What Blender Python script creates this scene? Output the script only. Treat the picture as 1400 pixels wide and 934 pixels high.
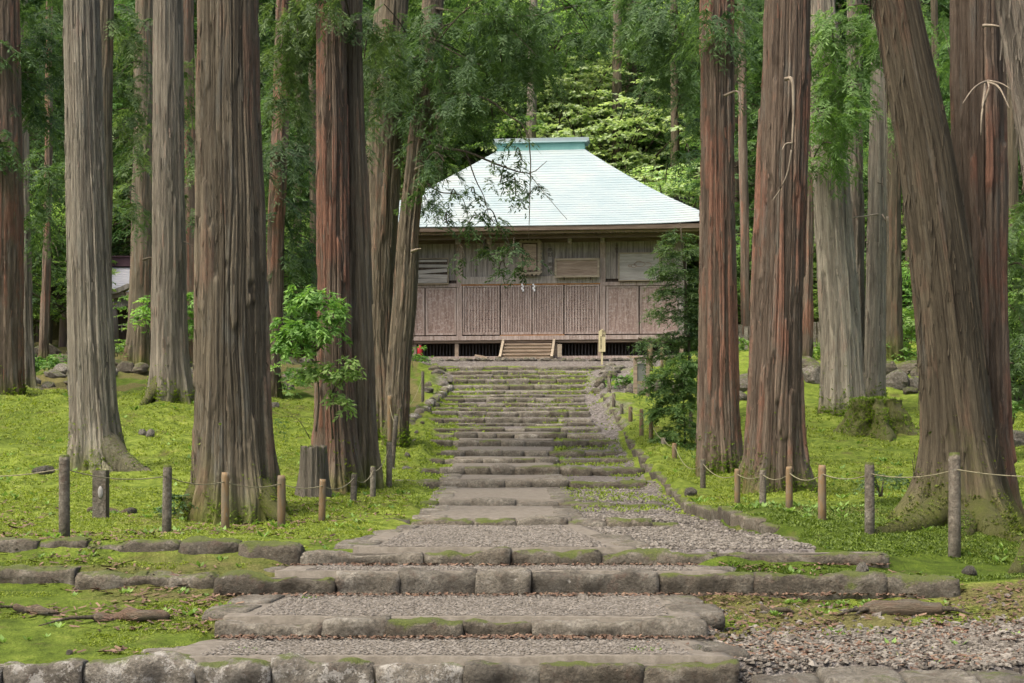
import bpy, math, random
import numpy as np
from math import radians as R, pi, sin, cos
S = bpy.context.scene
for o in list(bpy.data.objects): bpy.data.objects.remove(o)
COL = S.collection
rng = np.random.default_rng(7); random.seed(7)

# ------------------------------------------------------------------ camera, world, sun
F = 50/36*1400; YH = 585.0; CZ = 1.5            # focal length in photo pixels, eye level row, eye height
cam = bpy.data.cameras.new('camera'); cam.lens = 50; cam.sensor_width = 36
cam.shift_y = (YH-467)/1400; cam.clip_end = 1000; cam.clip_start = .1
co = bpy.data.objects.new('camera', cam); COL.objects.link(co)
co.location = (0, 0, CZ); co.rotation_euler = (pi/2, 0, 0); S.camera = co
SUN_EL, SUN_AZ = R(62), R(236)                  # azimuth from +Y (north) clockwise: behind the camera, to the left
w = bpy.data.worlds.new('World'); S.world = w; w.use_nodes = True
nt = w.node_tree; bg = nt.nodes['Background']
sk = nt.nodes.new('ShaderNodeTexSky'); sk.sky_type = 'NISHITA'; sk.sun_disc = False
sk.sun_elevation = SUN_EL; sk.sun_rotation = SUN_AZ; sk.air_density = 1.0; sk.dust_density = 8; sk.ozone_density = .3
nt.links.new(sk.outputs[0], bg.inputs[0]); bg.inputs[1].default_value = 0.15
sl = bpy.data.lights.new('sun', 'SUN'); sl.energy = 1.5; sl.angle = R(26); sl.color = (1, .96, .88)
so = bpy.data.objects.new('sun', sl); COL.objects.link(so)
so.rotation_euler = (pi/2-SUN_EL, 0, -SUN_AZ+pi)
S.view_settings.view_transform = 'Standard'; S.view_settings.look = 'None'; S.view_settings.gamma = 1
S.view_settings.exposure = 1.05

# ------------------------------------------------------------------ noise
def _h(ix, iy, iz, s):
    n = (ix.astype(np.int64)*374761393 + iy.astype(np.int64)*668265263 + iz.astype(np.int64)*2147483647 + s*1274126177) & 0xffffffff
    n = ((n ^ (n >> 13)) * 1274126177) & 0xffffffff
    n = ((n ^ (n >> 16)) * 2246822519) & 0xffffffff
    return ((n ^ (n >> 15)) & 0xffffff)/float(0xffffff)
def vn(x, y, z, s=0):
    x, y, z = np.broadcast_arrays(np.asarray(x, float), np.asarray(y, float), np.asarray(z, float))
    ix, iy, iz = np.floor(x), np.floor(y), np.floor(z)
    fx, fy, fz = x-ix, y-iy, z-iz
    fx, fy, fz = [f*f*(3-2*f) for f in (fx, fy, fz)]
    r = 0
    for a in (0, 1):
        for b in (0, 1):
            for c in (0, 1):
                r = r + _h(ix+a, iy+b, iz+c, s)*(fx if a else 1-fx)*(fy if b else 1-fy)*(fz if c else 1-fz)
    return r*2-1
def fbm(x, y, z, s=0, o=3):
    r = 0; a = 1; t = 0
    for i in range(o):
        r = r + a*vn(x*2**i, y*2**i, z*2**i, s+i*17); t += a; a *= .5
    return r/t

# ------------------------------------------------------------------ objects
def tag(o, label=None, cat=None, group=None, kind=None):
    if label: o['label'] = label
    if cat: o['category'] = cat
    if group: o['group'] = group
    if kind: o['kind'] = kind
    return o
def empty(name, loc, rz=0, **k):
    o = bpy.data.objects.new(name, None); COL.objects.link(o); o.location = loc; o.rotation_euler = (0, 0, rz)
    o.empty_display_size = .2
    return tag(o, **k)
def mesh(name, V, Q=None, T=None, m=None, smooth=True, attrs=None):
    me = bpy.data.meshes.new(name); V = np.asarray(V, np.float32).reshape(-1, 3)
    Q = np.zeros((0, 4), np.int32) if Q is None else np.asarray(Q, np.int32).reshape(-1, 4)
    T = np.zeros((0, 3), np.int32) if T is None else np.asarray(T, np.int32).reshape(-1, 3)
    me.vertices.add(len(V)); me.vertices.foreach_set('co', V.ravel())
    me.loops.add(Q.size+T.size); me.loops.foreach_set('vertex_index', np.concatenate([Q.ravel(), T.ravel()]))
    me.polygons.add(len(Q)+len(T))
    me.polygons.foreach_set('loop_start', np.concatenate([np.arange(len(Q))*4, Q.size+np.arange(len(T))*3]).astype(np.int32))
    me.polygons.foreach_set('use_smooth', np.full(len(Q)+len(T), smooth))
    me.update(calc_edges=True)
    for k, v in (attrs or {}).items():
        v = np.asarray(v, np.float32)
        if v.ndim == 1:
            a = me.attributes.new(k, 'FLOAT', 'POINT'); a.data.foreach_set('value', v)
        else:
            a = me.attributes.new(k, 'FLOAT_VECTOR', 'POINT'); a.data.foreach_set('vector', v.ravel())
    if m: me.materials.append(m)
    if name in ('foliage', 'twigs', 'branches'): me['stuff'] = 1
    return me
def link(name, me, parent=None, loc=None, rot=None, scale=None):
    o = bpy.data.objects.new(name, me); COL.objects.link(o); o.parent = parent
    if me.get('stuff'): o['kind'] = 'stuff'
    if loc is not None: o.location = loc
    if rot is not None: o.rotation_euler = rot
    if scale is not None: o.scale = scale
    return o
def put(name, V, Q=None, T=None, m=None, parent=None, smooth=True, attrs=None, base=None):
    """world-space vertices; stored relative to the (unrotated) parent or to base"""
    V = np.asarray(V, float).reshape(-1, 3)
    p = parent; off = np.zeros(3)
    while p is not None: off += np.array(p.location); p = p.parent
    if parent is None and base is not None: off = np.array(base, float)
    return link(name, mesh(name, V-off, Q, T, m, smooth, attrs), parent, None if parent is not None else off)
class MB:
    def __init__(s): s.v = []; s.q = []; s.t = []; s.n = 0
    def add(s, V, Q=None, T=None):
        V = np.asarray(V, float).reshape(-1, 3); s.v.append(V)
        if Q is not None and len(Q): s.q.append(np.asarray(Q)+s.n)
        if T is not None and len(T): s.t.append(np.asarray(T)+s.n)
        s.n += len(V); return s
    def box(s, x0, x1, y0, y1, z0, z1):
        V = [(x, y, z) for x in (x0, x1) for y in (y0, y1) for z in (z0, z1)]
        return s.add(V, [(0, 1, 3, 2), (4, 6, 7, 5), (0, 4, 5, 1), (2, 3, 7, 6), (0, 2, 6, 4), (1, 5, 7, 3)])
    def bar(s, a, b, w, h):
        a = np.array(a, float); b = np.array(b, float); d = b-a; d /= np.linalg.norm(d)
        up = np.array([0, 0, 1.]) if abs(d[2]) < .9 else np.array([0, 1., 0])
        sd = np.cross(d, up); sd /= np.linalg.norm(sd); up = np.cross(sd, d)
        V = [p+sd*w/2*i+up*h/2*j for p in (a, b) for i in (-1, 1) for j in (-1, 1)]
        return s.add(V, [(0, 2, 3, 1), (4, 5, 7, 6), (0, 1, 5, 4), (2, 6, 7, 3), (0, 4, 6, 2), (1, 3, 7, 5)])
    def tube(s, pts, rad, n=6, cap=True):
        V, Q, T = tube(pts, rad, n, cap); return s.add(V, Q, T)
    def get(s):
        return (np.concatenate(s.v), np.concatenate(s.q) if s.q else None, np.concatenate(s.t) if s.t else None)
    def build(s, name, m, parent=None, smooth=False, local=True, loc=None, rot=None):
        V, Q, T = s.get()
        if local: return link(name, mesh(name, V, Q, T, m, smooth), parent, loc, rot)
        return put(name, V, Q, T, m, parent, smooth)
def tube(pts, rad, n=6, cap=True):
    P = np.asarray(pts, float); k = len(P); rad = np.broadcast_to(np.asarray(rad, float), (k,))
    d = np.gradient(P, axis=0); d /= np.linalg.norm(d, axis=1)[:, None]+1e-9
    up = np.where(np.abs(d[:, 2:3]) > .9, np.array([[1., 0, 0]]), np.array([[0, 0, 1.]]))
    a = np.cross(d, up); a /= np.linalg.norm(a, axis=1)[:, None]; b = np.cross(d, a)
    th = np.arange(n)*2*pi/n
    V = P[:, None]+rad[:, None, None]*(a[:, None]*np.cos(th)[None, :, None]+b[:, None]*np.sin(th)[None, :, None])
    i = np.arange(k-1)[:, None]*n; j = np.arange(n)[None]; jn = (j+1) % n
    Q = np.stack([i+j, i+jn, i+n+jn, i+n+j], -1).reshape(-1, 4)
    T = None; V = V.reshape(-1, 3)
    if cap:
        V = np.concatenate([V, P[:1], P[-1:]]); c0 = k*n
        j = np.arange(n); jn = (j+1) % n
        T = np.concatenate([np.stack([jn, j, np.full(n, c0)], -1), np.stack([(k-1)*n+j, (k-1)*n+jn, np.full(n, c0+1)], -1)])
    return V, Q, T
def curve(pts, n):
    """catmull-rom through points"""
    P = np.asarray(pts, float); P = np.vstack([2*P[0]-P[1], P, 2*P[-1]-P[-2]]); out = []
    m = len(P)-3; ts = np.linspace(0, m-1e-6, n)
    for t in ts:
        i = int(t); f = t-i; a, b, c, d = P[i:i+4]
        out.append(.5*((2*b)+(-a+c)*f+(2*a-5*b+4*c-d)*f*f+(-a+3*b-3*c+d)*f**3))
    return np.array(out)
def W(px, py, D): return np.array([(px-700)/F*D, D, CZ+(YH-py)/F*D])

# ------------------------------------------------------------------ materials
def lnk(nt, a, b): nt.links.new(a, b)
def new_mat(name):
    m = bpy.data.materials.new(name); m.use_nodes = True
    return m, m.node_tree, m.node_tree.nodes['Principled BSDF']
def nd(nt, t, **k):
    n = nt.nodes.new(t)
    for a, v in k.items(): setattr(n, a, v)
    return n
def ramp(nt, fac, stops):
    r = nd(nt, 'ShaderNodeValToRGB'); cr = r.color_ramp
    while len(cr.elements) < len(stops): cr.elements.new(.5)
    for e, (p, c) in zip(cr.elements, stops):
        e.position = p; e.color = tuple(c)+((1,) if len(c) == 3 else ())
    lnk(nt, fac, r.inputs[0]); return r.outputs[0]
def coords(nt, attr=None, scale=(1, 1, 1), rand=True):
    if attr:
        a = nd(nt, 'ShaderNodeAttribute', attribute_name=attr); v = a.outputs['Vector']
    else:
        a = nd(nt, 'ShaderNodeTexCoord'); v = a.outputs['Object']
    if rand:
        oi = nd(nt, 'ShaderNodeObjectInfo'); mu = nd(nt, 'ShaderNodeMath', operation='MULTIPLY'); mu.inputs[1].default_value = 61
        lnk(nt, oi.outputs['Random'], mu.inputs[0])
        ad = nd(nt, 'ShaderNodeVectorMath', operation='ADD'); lnk(nt, v, ad.inputs[0]); lnk(nt, mu.outputs[0], ad.inputs[1]); v = ad.outputs[0]
    mp = nd(nt, 'ShaderNodeMapping'); mp.inputs['Scale'].default_value = scale; lnk(nt, v, mp.inputs[0])
    return mp.outputs[0]
def noise(nt, v, sc, det=4, rough=.6, dist=0):
    n = nd(nt, 'ShaderNodeTexNoise'); n.inputs['Scale'].default_value = sc; n.inputs['Detail'].default_value = det
    n.inputs['Roughness'].default_value = rough; n.inputs['Distortion'].default_value = dist
    lnk(nt, v, n.inputs['Vector']); return n.outputs[0]
def mix(nt, f, a, b, mode='MIX'):
    m = nd(nt, 'ShaderNodeMix', data_type='RGBA', blend_type=mode)
    for s, i in ((f, 0), (a, 6), (b, 7)):
        if hasattr(s, 'links') or hasattr(s, 'is_linked'): lnk(nt, s, m.inputs[i])
        else: m.inputs[i].default_value = s if i == 0 else (tuple(s)+(1,))[:4]
    return m.outputs[2]
def bump(nt, h, p, st=.5, dist=.02):
    b = nd(nt, 'ShaderNodeBump'); b.inputs['Strength'].default_value = st; b.inputs['Distance'].default_value = dist
    lnk(nt, h, b.inputs['Height']); lnk(nt, b.outputs[0], p.inputs['Normal']); return b
def vary(nt, c, amt=.25):
    """whole-object brightness variation"""
    oi = nd(nt, 'ShaderNodeObjectInfo'); mr = nd(nt, 'ShaderNodeMapRange')
    mr.inputs[3].default_value = 1-amt; mr.inputs[4].default_value = 1+amt; lnk(nt, oi.outputs['Random'], mr.inputs[0])
    hs = nd(nt, 'ShaderNodeHueSaturation'); lnk(nt, mr.outputs[0], hs.inputs['Value']); lnk(nt, c, hs.inputs['Color']); return hs.outputs[0]
def mapr(nt, v, a, b, c=0, d=1):
    m = nd(nt, 'ShaderNodeMapRange'); m.inputs[1].default_value = a; m.inputs[2].default_value = b
    m.inputs[3].default_value = c; m.inputs[4].default_value = d; lnk(nt, v, m.inputs[0]); return m.outputs[0]
def simple(name, stops, sc=4, stretch=(1, 1, 1), rough=.85, bst=.4, bd=.01, det=5, amt=.1, rand=True, bsc=None):
    m, nt, p = new_mat(name); v = coords(nt, scale=stretch, rand=rand)
    n = noise(nt, v, sc, det, .65)
    c = ramp(nt, n, stops); c = vary(nt, c, amt); lnk(nt, c, p.inputs['Base Color'])
    p.inputs['Roughness'].default_value = rough; p.inputs['Specular IOR Level'].default_value = .3
    bump(nt, noise(nt, v, bsc or sc*3, 6, .7), p, bst, bd); return m

def bark_mat(name, grey, red, streak, moss=.3, redness=.5, pale=.0):
    m, nt, p = new_mat(name)
    v1 = coords(nt, 'bk', (1, 1, .05)); v2 = coords(nt, 'bk', (1, 1, .13)); v3 = coords(nt, 'bk', (1, 1, .45)); v4 = coords(nt, 'bk', (1, 1, .03))
    n1 = noise(nt, v1, 16, 6, .7, .2); n2 = noise(nt, v2, 90, 6, .8); n3 = noise(nt, v3, 1.6, 5, .65); n4 = noise(nt, v4, 55, 6, .75)
    ce = nd(nt, 'ShaderNodeAttribute', attribute_name='cell')
    c = ramp(nt, n1, [(.32, streak), (.46, grey), (.58, [g*1.3 for g in grey]), (.74, [g*.75 for g in grey])])
    f = nd(nt, 'ShaderNodeMath', operation='MULTIPLY_ADD'); lnk(nt, ce.outputs['Fac'], f.inputs[0]); f.inputs[1].default_value = .22; lnk(nt, n3, f.inputs[2])
    f = mapr(nt, f.outputs[0], .78-redness*.3, .90-redness*.3, 0, .85); c = mix(nt, f, c, mix(nt, n2, [x*.7 for x in red], [x*1.7 for x in red]))
    c = mix(nt, mapr(nt, n4, .34, .58, .6, .0), c, (.035, .024, .017))
    c = mix(nt, mapr(nt, n2, .35, .62, .4, .0), c, [x*.4 for x in grey])
    hs = nd(nt, 'ShaderNodeHueSaturation'); lnk(nt, mapr(nt, ce.outputs['Fac'], 0, 1, .72, 1.25), hs.inputs['Value']); lnk(nt, c, hs.inputs['Color']); c = hs.outputs[0]
    vl = coords(nt, 'bk', (1, 1, .12)); nl = noise(nt, vl, 9, 7, .75)
    c = mix(nt, mapr(nt, nl, .54, .68, 0, .5+pale), c, mix(nt, n2, (.16, .16, .13), (.34, .34, .29)))
    a = nd(nt, 'ShaderNodeAttribute', attribute_name='foot')
    nm = noise(nt, v3, 3.0, 7, .8)
    ad = nd(nt, 'ShaderNodeMath', operation='ADD'); lnk(nt, a.outputs['Fac'], ad.inputs[0]); lnk(nt, nm, ad.inputs[1])
    c = mix(nt, mapr(nt, ad.outputs[0], .9-moss*.4, 1.3-moss*.4, 0, .8), c, mix(nt, n2, (.05, .07, .012), (.24, .27, .05)))
    lnk(nt, c, p.inputs['Base Color']); p.inputs['Roughness'].default_value = .9; p.inputs['Specular IOR Level'].default_value = .2
    mm = nd(nt, 'ShaderNodeMath', operation='ADD'); lnk(nt, n4, mm.inputs[0]); lnk(nt, n2, mm.inputs[1])
    bump(nt, mm.outputs[0], p, 1.0, .05); return m
BK = {
 'grey':  bark_mat('bark_grey', (.31, .275, .215), (.30, .20, .15), (.15, .125, .095), .25, .3, .1),
 'brown': bark_mat('bark_brown', (.23, .195, .135), (.24, .15, .10), (.10, .08, .055), .4, .35, .1),
 'red':   bark_mat('bark_red', (.24, .185, .135), (.29, .14, .09), (.11, .072, .05), .2, .5, .1),
 'dark':  bark_mat('bark_dark', (.155, .13, .085), (.16, .10, .065), (.07, .055, .036), .5, .3, -.2),
 'pale':  bark_mat('bark_pale', (.40, .36, .28), (.36, .26, .20), (.22, .18, .14), .25, .2, .25)}

def leaf_mat(name, dark, light, trans=.35, amt=.25):
    m, nt, p = new_mat(name)
    a = nd(nt, 'ShaderNodeAttribute', attribute_name='tint')
    c = mix(nt, a.outputs['Fac'], dark, light)
    oi = nd(nt, 'ShaderNodeObjectInfo')
    hs = nd(nt, 'ShaderNodeHueSaturation'); lnk(nt, c, hs.inputs['Color'])
    lnk(nt, mapr(nt, oi.outputs['Random'], 0, 1, 1-amt, 1+amt), hs.inputs['Value'])
    wn = nd(nt, 'ShaderNodeTexWhiteNoise', noise_dimensions='1D'); lnk(nt, oi.outputs['Random'], wn.inputs['W'])
    lnk(nt, mapr(nt, wn.outputs[0], 0, 1, .488, .515), hs.inputs['Hue']); c = hs.outputs[0]
    lnk(nt, c, p.inputs['Base Color']); p.inputs['Roughness'].default_value = .6; p.inputs['Specular IOR Level'].default_value = .25
    tr = nd(nt, 'ShaderNodeBsdfTranslucent'); br = mix(nt, 1.0, c, (1.5, 1.6, .8), 'MULTIPLY'); lnk(nt, br, tr.inputs[0])
    mx = nd(nt, 'ShaderNodeMixShader'); mx.inputs[0].default_value = trans
    lnk(nt, p.outputs[0], mx.inputs[1]); lnk(nt, tr.outputs[0], mx.inputs[2])
    lnk(nt, mx.outputs[0], nt.nodes['Material Output'].inputs[0]); return m
LF = {
 'cedar':  leaf_mat('cedar_foliage', (.04, .082, .032), (.115, .19, .07), .4),
 'cedar2': leaf_mat('mid_green_foliage', (.052, .11, .036), (.145, .25, .08), .4),
 'near':   leaf_mat('hinoki_foliage', (.036, .072, .03), (.12, .185, .07), .35),
 'fresh':  leaf_mat('fresh_foliage', (.10, .19, .055), (.26, .38, .13), .45),
 'maple':  leaf_mat('maple_foliage', (.23, .32, .15), (.44, .54, .30), .4),
 'bush':   leaf_mat('bush_foliage', (.075, .165, .035), (.24, .38, .10), .4)}

def stone_mat(name, a, b, c_, moss=.5, lichen=.2, mossc=((.035, .05, .01), (.14, .17, .03)), up=.3):
    m, nt, p = new_mat(name); v = coords(nt)
    n1 = noise(nt, v, 4.5, 8, .72); n2 = noise(nt, v, 34, 6, .75); n3 = noise(nt, v, 2.6, 9, .78); n5 = noise(nt, v, 11, 6, .7)
    c = ramp(nt, n1, [(.32, a), (.5, b), (.66, c_)]); c = vary(nt, c, .3)
    c = mix(nt, mapr(nt, n2, .38, .62, .0, .6), c, [x*.45 for x in a])
    c = mix(nt, mapr(nt, n5, .55, .68, 0, .5), c, (.10, .06, .04))
    nl = noise(nt, v, 7.5, 9, .8); c = mix(nt, mapr(nt, nl, .72-lichen*.3, .75-lichen*.3, 0, .8), c, mix(nt, n2, (.3, .29, .25), (.5, .48, .43)))
    g = nd(nt, 'ShaderNodeNewGeometry'); sx = nd(nt, 'ShaderNodeSeparateXYZ'); lnk(nt, g.outputs['Normal'], sx.inputs[0])
    u = mapr(nt, sx.outputs[2], -.2, 1, 0, up); ad = nd(nt, 'ShaderNodeMath', operation='ADD'); lnk(nt, u, ad.inputs[0]); lnk(nt, n3, ad.inputs[1])
    mf = mapr(nt, ad.outputs[0], .92-moss*.3, 1.0-moss*.3, 0, .92)
    c = mix(nt, mf, c, mix(nt, n2, *mossc)); lnk(nt, c, p.inputs['Base Color'])
    p.inputs['Roughness'].default_value = .85; p.inputs['Specular IOR Level'].default_value = .3
    mm = nd(nt, 'ShaderNodeMath', operation='MULTIPLY_ADD'); lnk(nt, n1, mm.inputs[0]); mm.inputs[1].default_value = 1.5; lnk(nt, n2, mm.inputs[2])
    bump(nt, mm.outputs[0], p, 1.0, .035); return m
ST = {
 'bare':   stone_mat('worn_stone', (.09, .078, .058), (.19, .172, .134), (.30, .28, .23), .2, .3),
 'mossy':  stone_mat('mossy_stone', (.07, .06, .042), (.15, .13, .095), (.25, .23, .18), .72, .25),
 'lichen': stone_mat('lichen_stone', (.095, .082, .062), (.20, .182, .145), (.31, .29, .24), .5, .65),
 'dark':   stone_mat('boulder_stone', (.07, .063, .05), (.16, .145, .115), (.29, .275, .235), .6, .4)}
pebble_m = simple('pebble_stone', [(.25, (.13, .115, .10)), (.5, (.2, .18, .16)), (.75, (.3, .27, .24))], 9, bst=.5)
def scatter_mat(name, dark, mid, light, rough=.8):
    m, nt, p = new_mat(name); a = nd(nt, 'ShaderNodeAttribute', attribute_name='tint')
    c = ramp(nt, a.outputs['Fac'], [(0, dark), (.5, mid), (1, light)])
    v = coords(nt, rand=False); n = noise(nt, v, 60, 3); c = mix(nt, mapr(nt, n, .3, .7, 0, .4), c, [x*.5 for x in dark])
    lnk(nt, c, p.inputs['Base Color']); p.inputs['Roughness'].default_value = rough; return m
peb_m = scatter_mat('pebble_paving', (.105, .09, .07), (.15, .135, .11), (.21, .19, .16))
grav_m = scatter_mat('loose_gravel', (.08, .068, .052), (.135, .12, .096), (.235, .215, .18))
tuft_m = leaf_mat('moss_tufts', (.095, .14, .018), (.215, .28, .042), .35, 0)
fern_m = leaf_mat('small_ground_plants', (.09, .16, .03), (.22, .33, .09), .35, 0)
litter_m = scatter_mat('litter', (.06, .035, .02), (.12, .065, .038), (.20, .125, .075))
mortar_m = simple('pebble_mortar', [(.3, (.09, .078, .06)), (.55, (.14, .125, .10)), (.8, (.19, .17, .14))], 14, bst=.7, amt=0)

# ------------------------------------------------------------------ the stairway rows
# top edge row, base row of its riser, pixel extents of the riser stones, paved strip in front and at the back
ROWS = [  # py_top, py_base, xl, xr, strip front (l, r), strip back (l, r)
 (905, 945, -120, 1010, (212, 1008), (300, 937)), (849, 874, 293, 968, (300, 962), (362, 925)),
 (786, 816, -120, 1316, (372, 1000), (408, 950)), (752, 775, -120, 1215, (480, 872), (555, 790)),
 (712, 720, 440, 930, (583, 782), (597, 772)), (686, 693, 450, 905, (600, 772), (612, 764)),
 (657, 668, 530, 890, (612, 764), (618, 758)), (639, 650, 560, 882, (617, 758), (622, 756)),
 (627, 634, 562, 872, (620, 757), (624, 756)), (617, 625, 566, 868, (624, 757), (627, 757)),
 (602, 611, 571, 845, (627, 757), (628, 757)), (592.5, 600, 575, 828, (628, 757), (628, 757)),
 (586, 591, 577, 822, None, None), (579, 582, 576, 815, None, None), (572, 579.5, 575, 810, None, None),
 (563, 570, 583, 808, None, None), (557.5, 562, 590, 805, None, None), (552, 556, 595, 801, None, None),
 (544, 550, 604, 799, None, None), (540, 543, 608, 799, None, None), (534.5, 539, 615, 799, None, None),
 (526, 532.5, 617, 803, None, None), (518.5, 525, 620, 803, None, None), (513, 517.5, 620, 801, None, None),
 (507, 512, 612, 818, None, None), (501.5, 506, 556, 850, None, None)]
NEARZ = [-1.4]
DD = [8.5]; ZZ = [-1.4]
for k in range(1, 8):
    pt, pb = ROWS[k][:2]; D = ZZ[-1]*F/(YH-pb); DD.append(D); ZZ.append((YH-pt)/F*D)
DD += [24.8, 26.6, 28.2, 29.4, 30.3, 31.3, 32.5, 33.8, 34.7, 35.6, 36.7, 37.5, 38.6, 39.8, 41, 42, 43, 44]
for k in range(8, 26): ZZ.append((YH-ROWS[k][0])/F*DD[k])
ZB = [(YH-ROWS[k][1])/F*DD[k] for k in range(26)]
cD, cZ = [3, 6, 8.55], [-1.6, -1.6, -1.6]
for k in range(26):
    if k: cD.append(DD[k]+.10); cZ.append(ZB[k]-.01)
    cD.append(DD[k]+.16); cZ.append(ZZ[k]-.015)
cD += [45.4, 46.6, 50, 62]; cZ += [2.05, 2.25, 2.3, 2.6]
cD, cZ = np.array(cD), np.array(cZ)
TBL = {  # photo column: (distance, photo row) pairs for the ground either side
 -600: [(3, 960), (8.3, 935), (8.7, 902), (9.6, 853), (10.75, 805), (10.95, 777), (11.3, 760), (11.55, 736), (12.9, 724), (14, 712), (16, 684), (18, 650), (20, 622), (22, 600), (24, 568), (26, 545), (28, 536), (33, 532), (36, 520), (40, 500), (45, 485), (55, 470)],
 60: [(8.3, 940), (8.7, 902), (9.6, 853), (10.75, 806), (10.95, 778), (11.3, 762), (11.55, 738), (12.9, 728), (14, 718), (16, 690), (18, 662), (20, 637), (22, 612), (24, 580), (26, 552), (28, 541), (31, 541), (34, 538), (36, 524), (40, 500), (45, 485), (55, 470)],
 200: [(8.3, 940), (8.7, 902), (9.6, 853), (10.75, 809), (10.95, 783), (11.3, 764), (11.55, 740), (12.9, 729), (14, 720), (16, 695), (18, 670), (20, 647), (22, 620), (24, 590), (26, 560), (28, 546), (30, 544), (33, 543), (36, 527), (40, 503), (45, 488), (55, 472)],
 330: [(8.3, 940), (8.7, 902), (9.6, 855), (10.75, 813), (10.95, 786), (11.3, 767), (11.55, 743), (12.9, 730), (14, 717), (16, 697), (18, 674), (20, 650), (22, 625), (24, 598), (26, 575), (28, 555), (30, 545), (34, 532), (38, 512), (45, 490), (55, 474)],
 420: [(10.95, 788), (11.4, 772), (11.55, 753), (13, 730), (14, 714), (16, 695), (18, 677), (20, 657), (22, 638), (24, 615), (26, 590), (28, 567), (31, 549), (35, 533), (40, 512), (45, 494), (55, 478)],
 500: [(11.55, 753), (13, 729), (14, 711), (16, 693), (18, 677), (20, 661), (22, 643), (24, 624), (26, 604), (28, 590), (31, 572), (35, 552), (40, 524), (45, 497), (55, 482)],
 560: [(11.55, 753), (14, 711), (16.6, 688), (20.1, 663), (22.3, 645), (25, 626), (28, 601), (31, 580), (34, 562), (37, 542), (40, 521), (45, 496), (55, 483)],
 860: [(11.4, 753), (14, 713), (16.6, 690), (20.1, 664), (22.3, 647), (25, 628), (28, 604), (31, 582), (34, 561), (37, 543), (40, 521), (45, 496), (55, 484)],
 900: [(11.4, 753), (14, 713), (16.6, 690), (19, 668), (22, 643), (25, 622), (28, 602), (31, 582), (34, 565), (37, 548), (40, 528), (43, 508), (46, 496), (55, 484)],
 960: [(11.4, 753), (14, 719), (16.5, 697), (19, 680), (21, 668), (23, 650), (25, 632), (28, 608), (30, 588), (32, 570), (34, 555), (36, 540), (38, 515), (41, 500), (46, 486), (55, 474)],
 1060: [(8.3, 940), (8.7, 915), (9.6, 872), (10.75, 822), (10.95, 792), (11.4, 768), (11.6, 750), (13.4, 722), (16, 703), (18, 685), (20, 665), (22, 645), (25, 614), (28, 585), (30, 567), (31.5, 557), (33, 548), (34.5, 525), (37, 500), (45, 478), (55, 462)],
 1150: [(8.3, 940), (8.7, 912), (9.6, 868), (10.75, 822), (10.95, 793), (11.4, 772), (11.6, 754), (12.5, 740), (13.5, 730), (15, 715), (18, 688), (21, 660), (24, 628), (27, 597), (29, 577), (31, 560), (33, 550), (35, 522), (38, 500), (45, 478), (55, 462)],
 1300: [(8.3, 935), (8.7, 910), (9.6, 865), (10.75, 819), (10.95, 797), (11.5, 778), (12.5, 752), (13.5, 733), (15, 712), (18, 686), (21, 660), (24, 628), (27, 600), (29, 580), (31, 562), (33, 550), (35, 522), (38, 500), (45, 476), (55, 460)],
 1400: [(8.3, 925), (8.7, 905), (9.6, 855), (10.7, 802), (12, 765), (14, 732), (17, 698), (20, 668), (24, 625), (28, 585), (31, 560), (33, 547), (35, 522), (38, 498), (45, 474), (55, 458)],
 2000: [(8.3, 900), (9.6, 845), (10.7, 795), (12, 755), (14, 722), (17, 690), (20, 660), (24, 620), (28, 582), (31, 558), (33, 545), (35, 520), (38, 498), (45, 470), (55, 452)]}
for c in TBL:
    if TBL[c][0][0] > 9:
        src = TBL[1060] if c > 700 else TBL[330]
        TBL[c] = [q for q in src if q[0] < min(11, TBL[c][0][0]-.05)]+TBL[c]
TC = np.array(sorted(TBL), float)
PLd = np.array([3, 8.4, 8.7, 9.3, 9.5, 10.7, 10.9, 11.35, 11.5, 14, 14.2, 16.5, 20, 22.3, 28, 31, 34, 37, 40, 43, 44, 44.5, 50])
PLx = np.array([-900, -900, 205, 290, 292, 360, 345, 395, 470, 550, 560, 570, 575, 578, 590, 592, 596, 604, 615, 612, 600, 540, 400.])
PRx = np.array([2500, 2500, 1015, 945, 968, 930, 1000, 960, 1110, 935, 935, 915, 880, 865, 835, 822, 812, 803, 803, 806, 820, 860, 1000.])
KD = np.array([11.75, 12.6, 13.6, 16.5, 19, 22.5, 26, 30, 33, 37, 38.5]); KX = np.array([1120, 1068, 1004, 938, 907, 880, 864, 850, 836, 820, 812.])
def smooth(t): t = np.clip(t, 0, 1); return t*t*(3-2*t)
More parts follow.
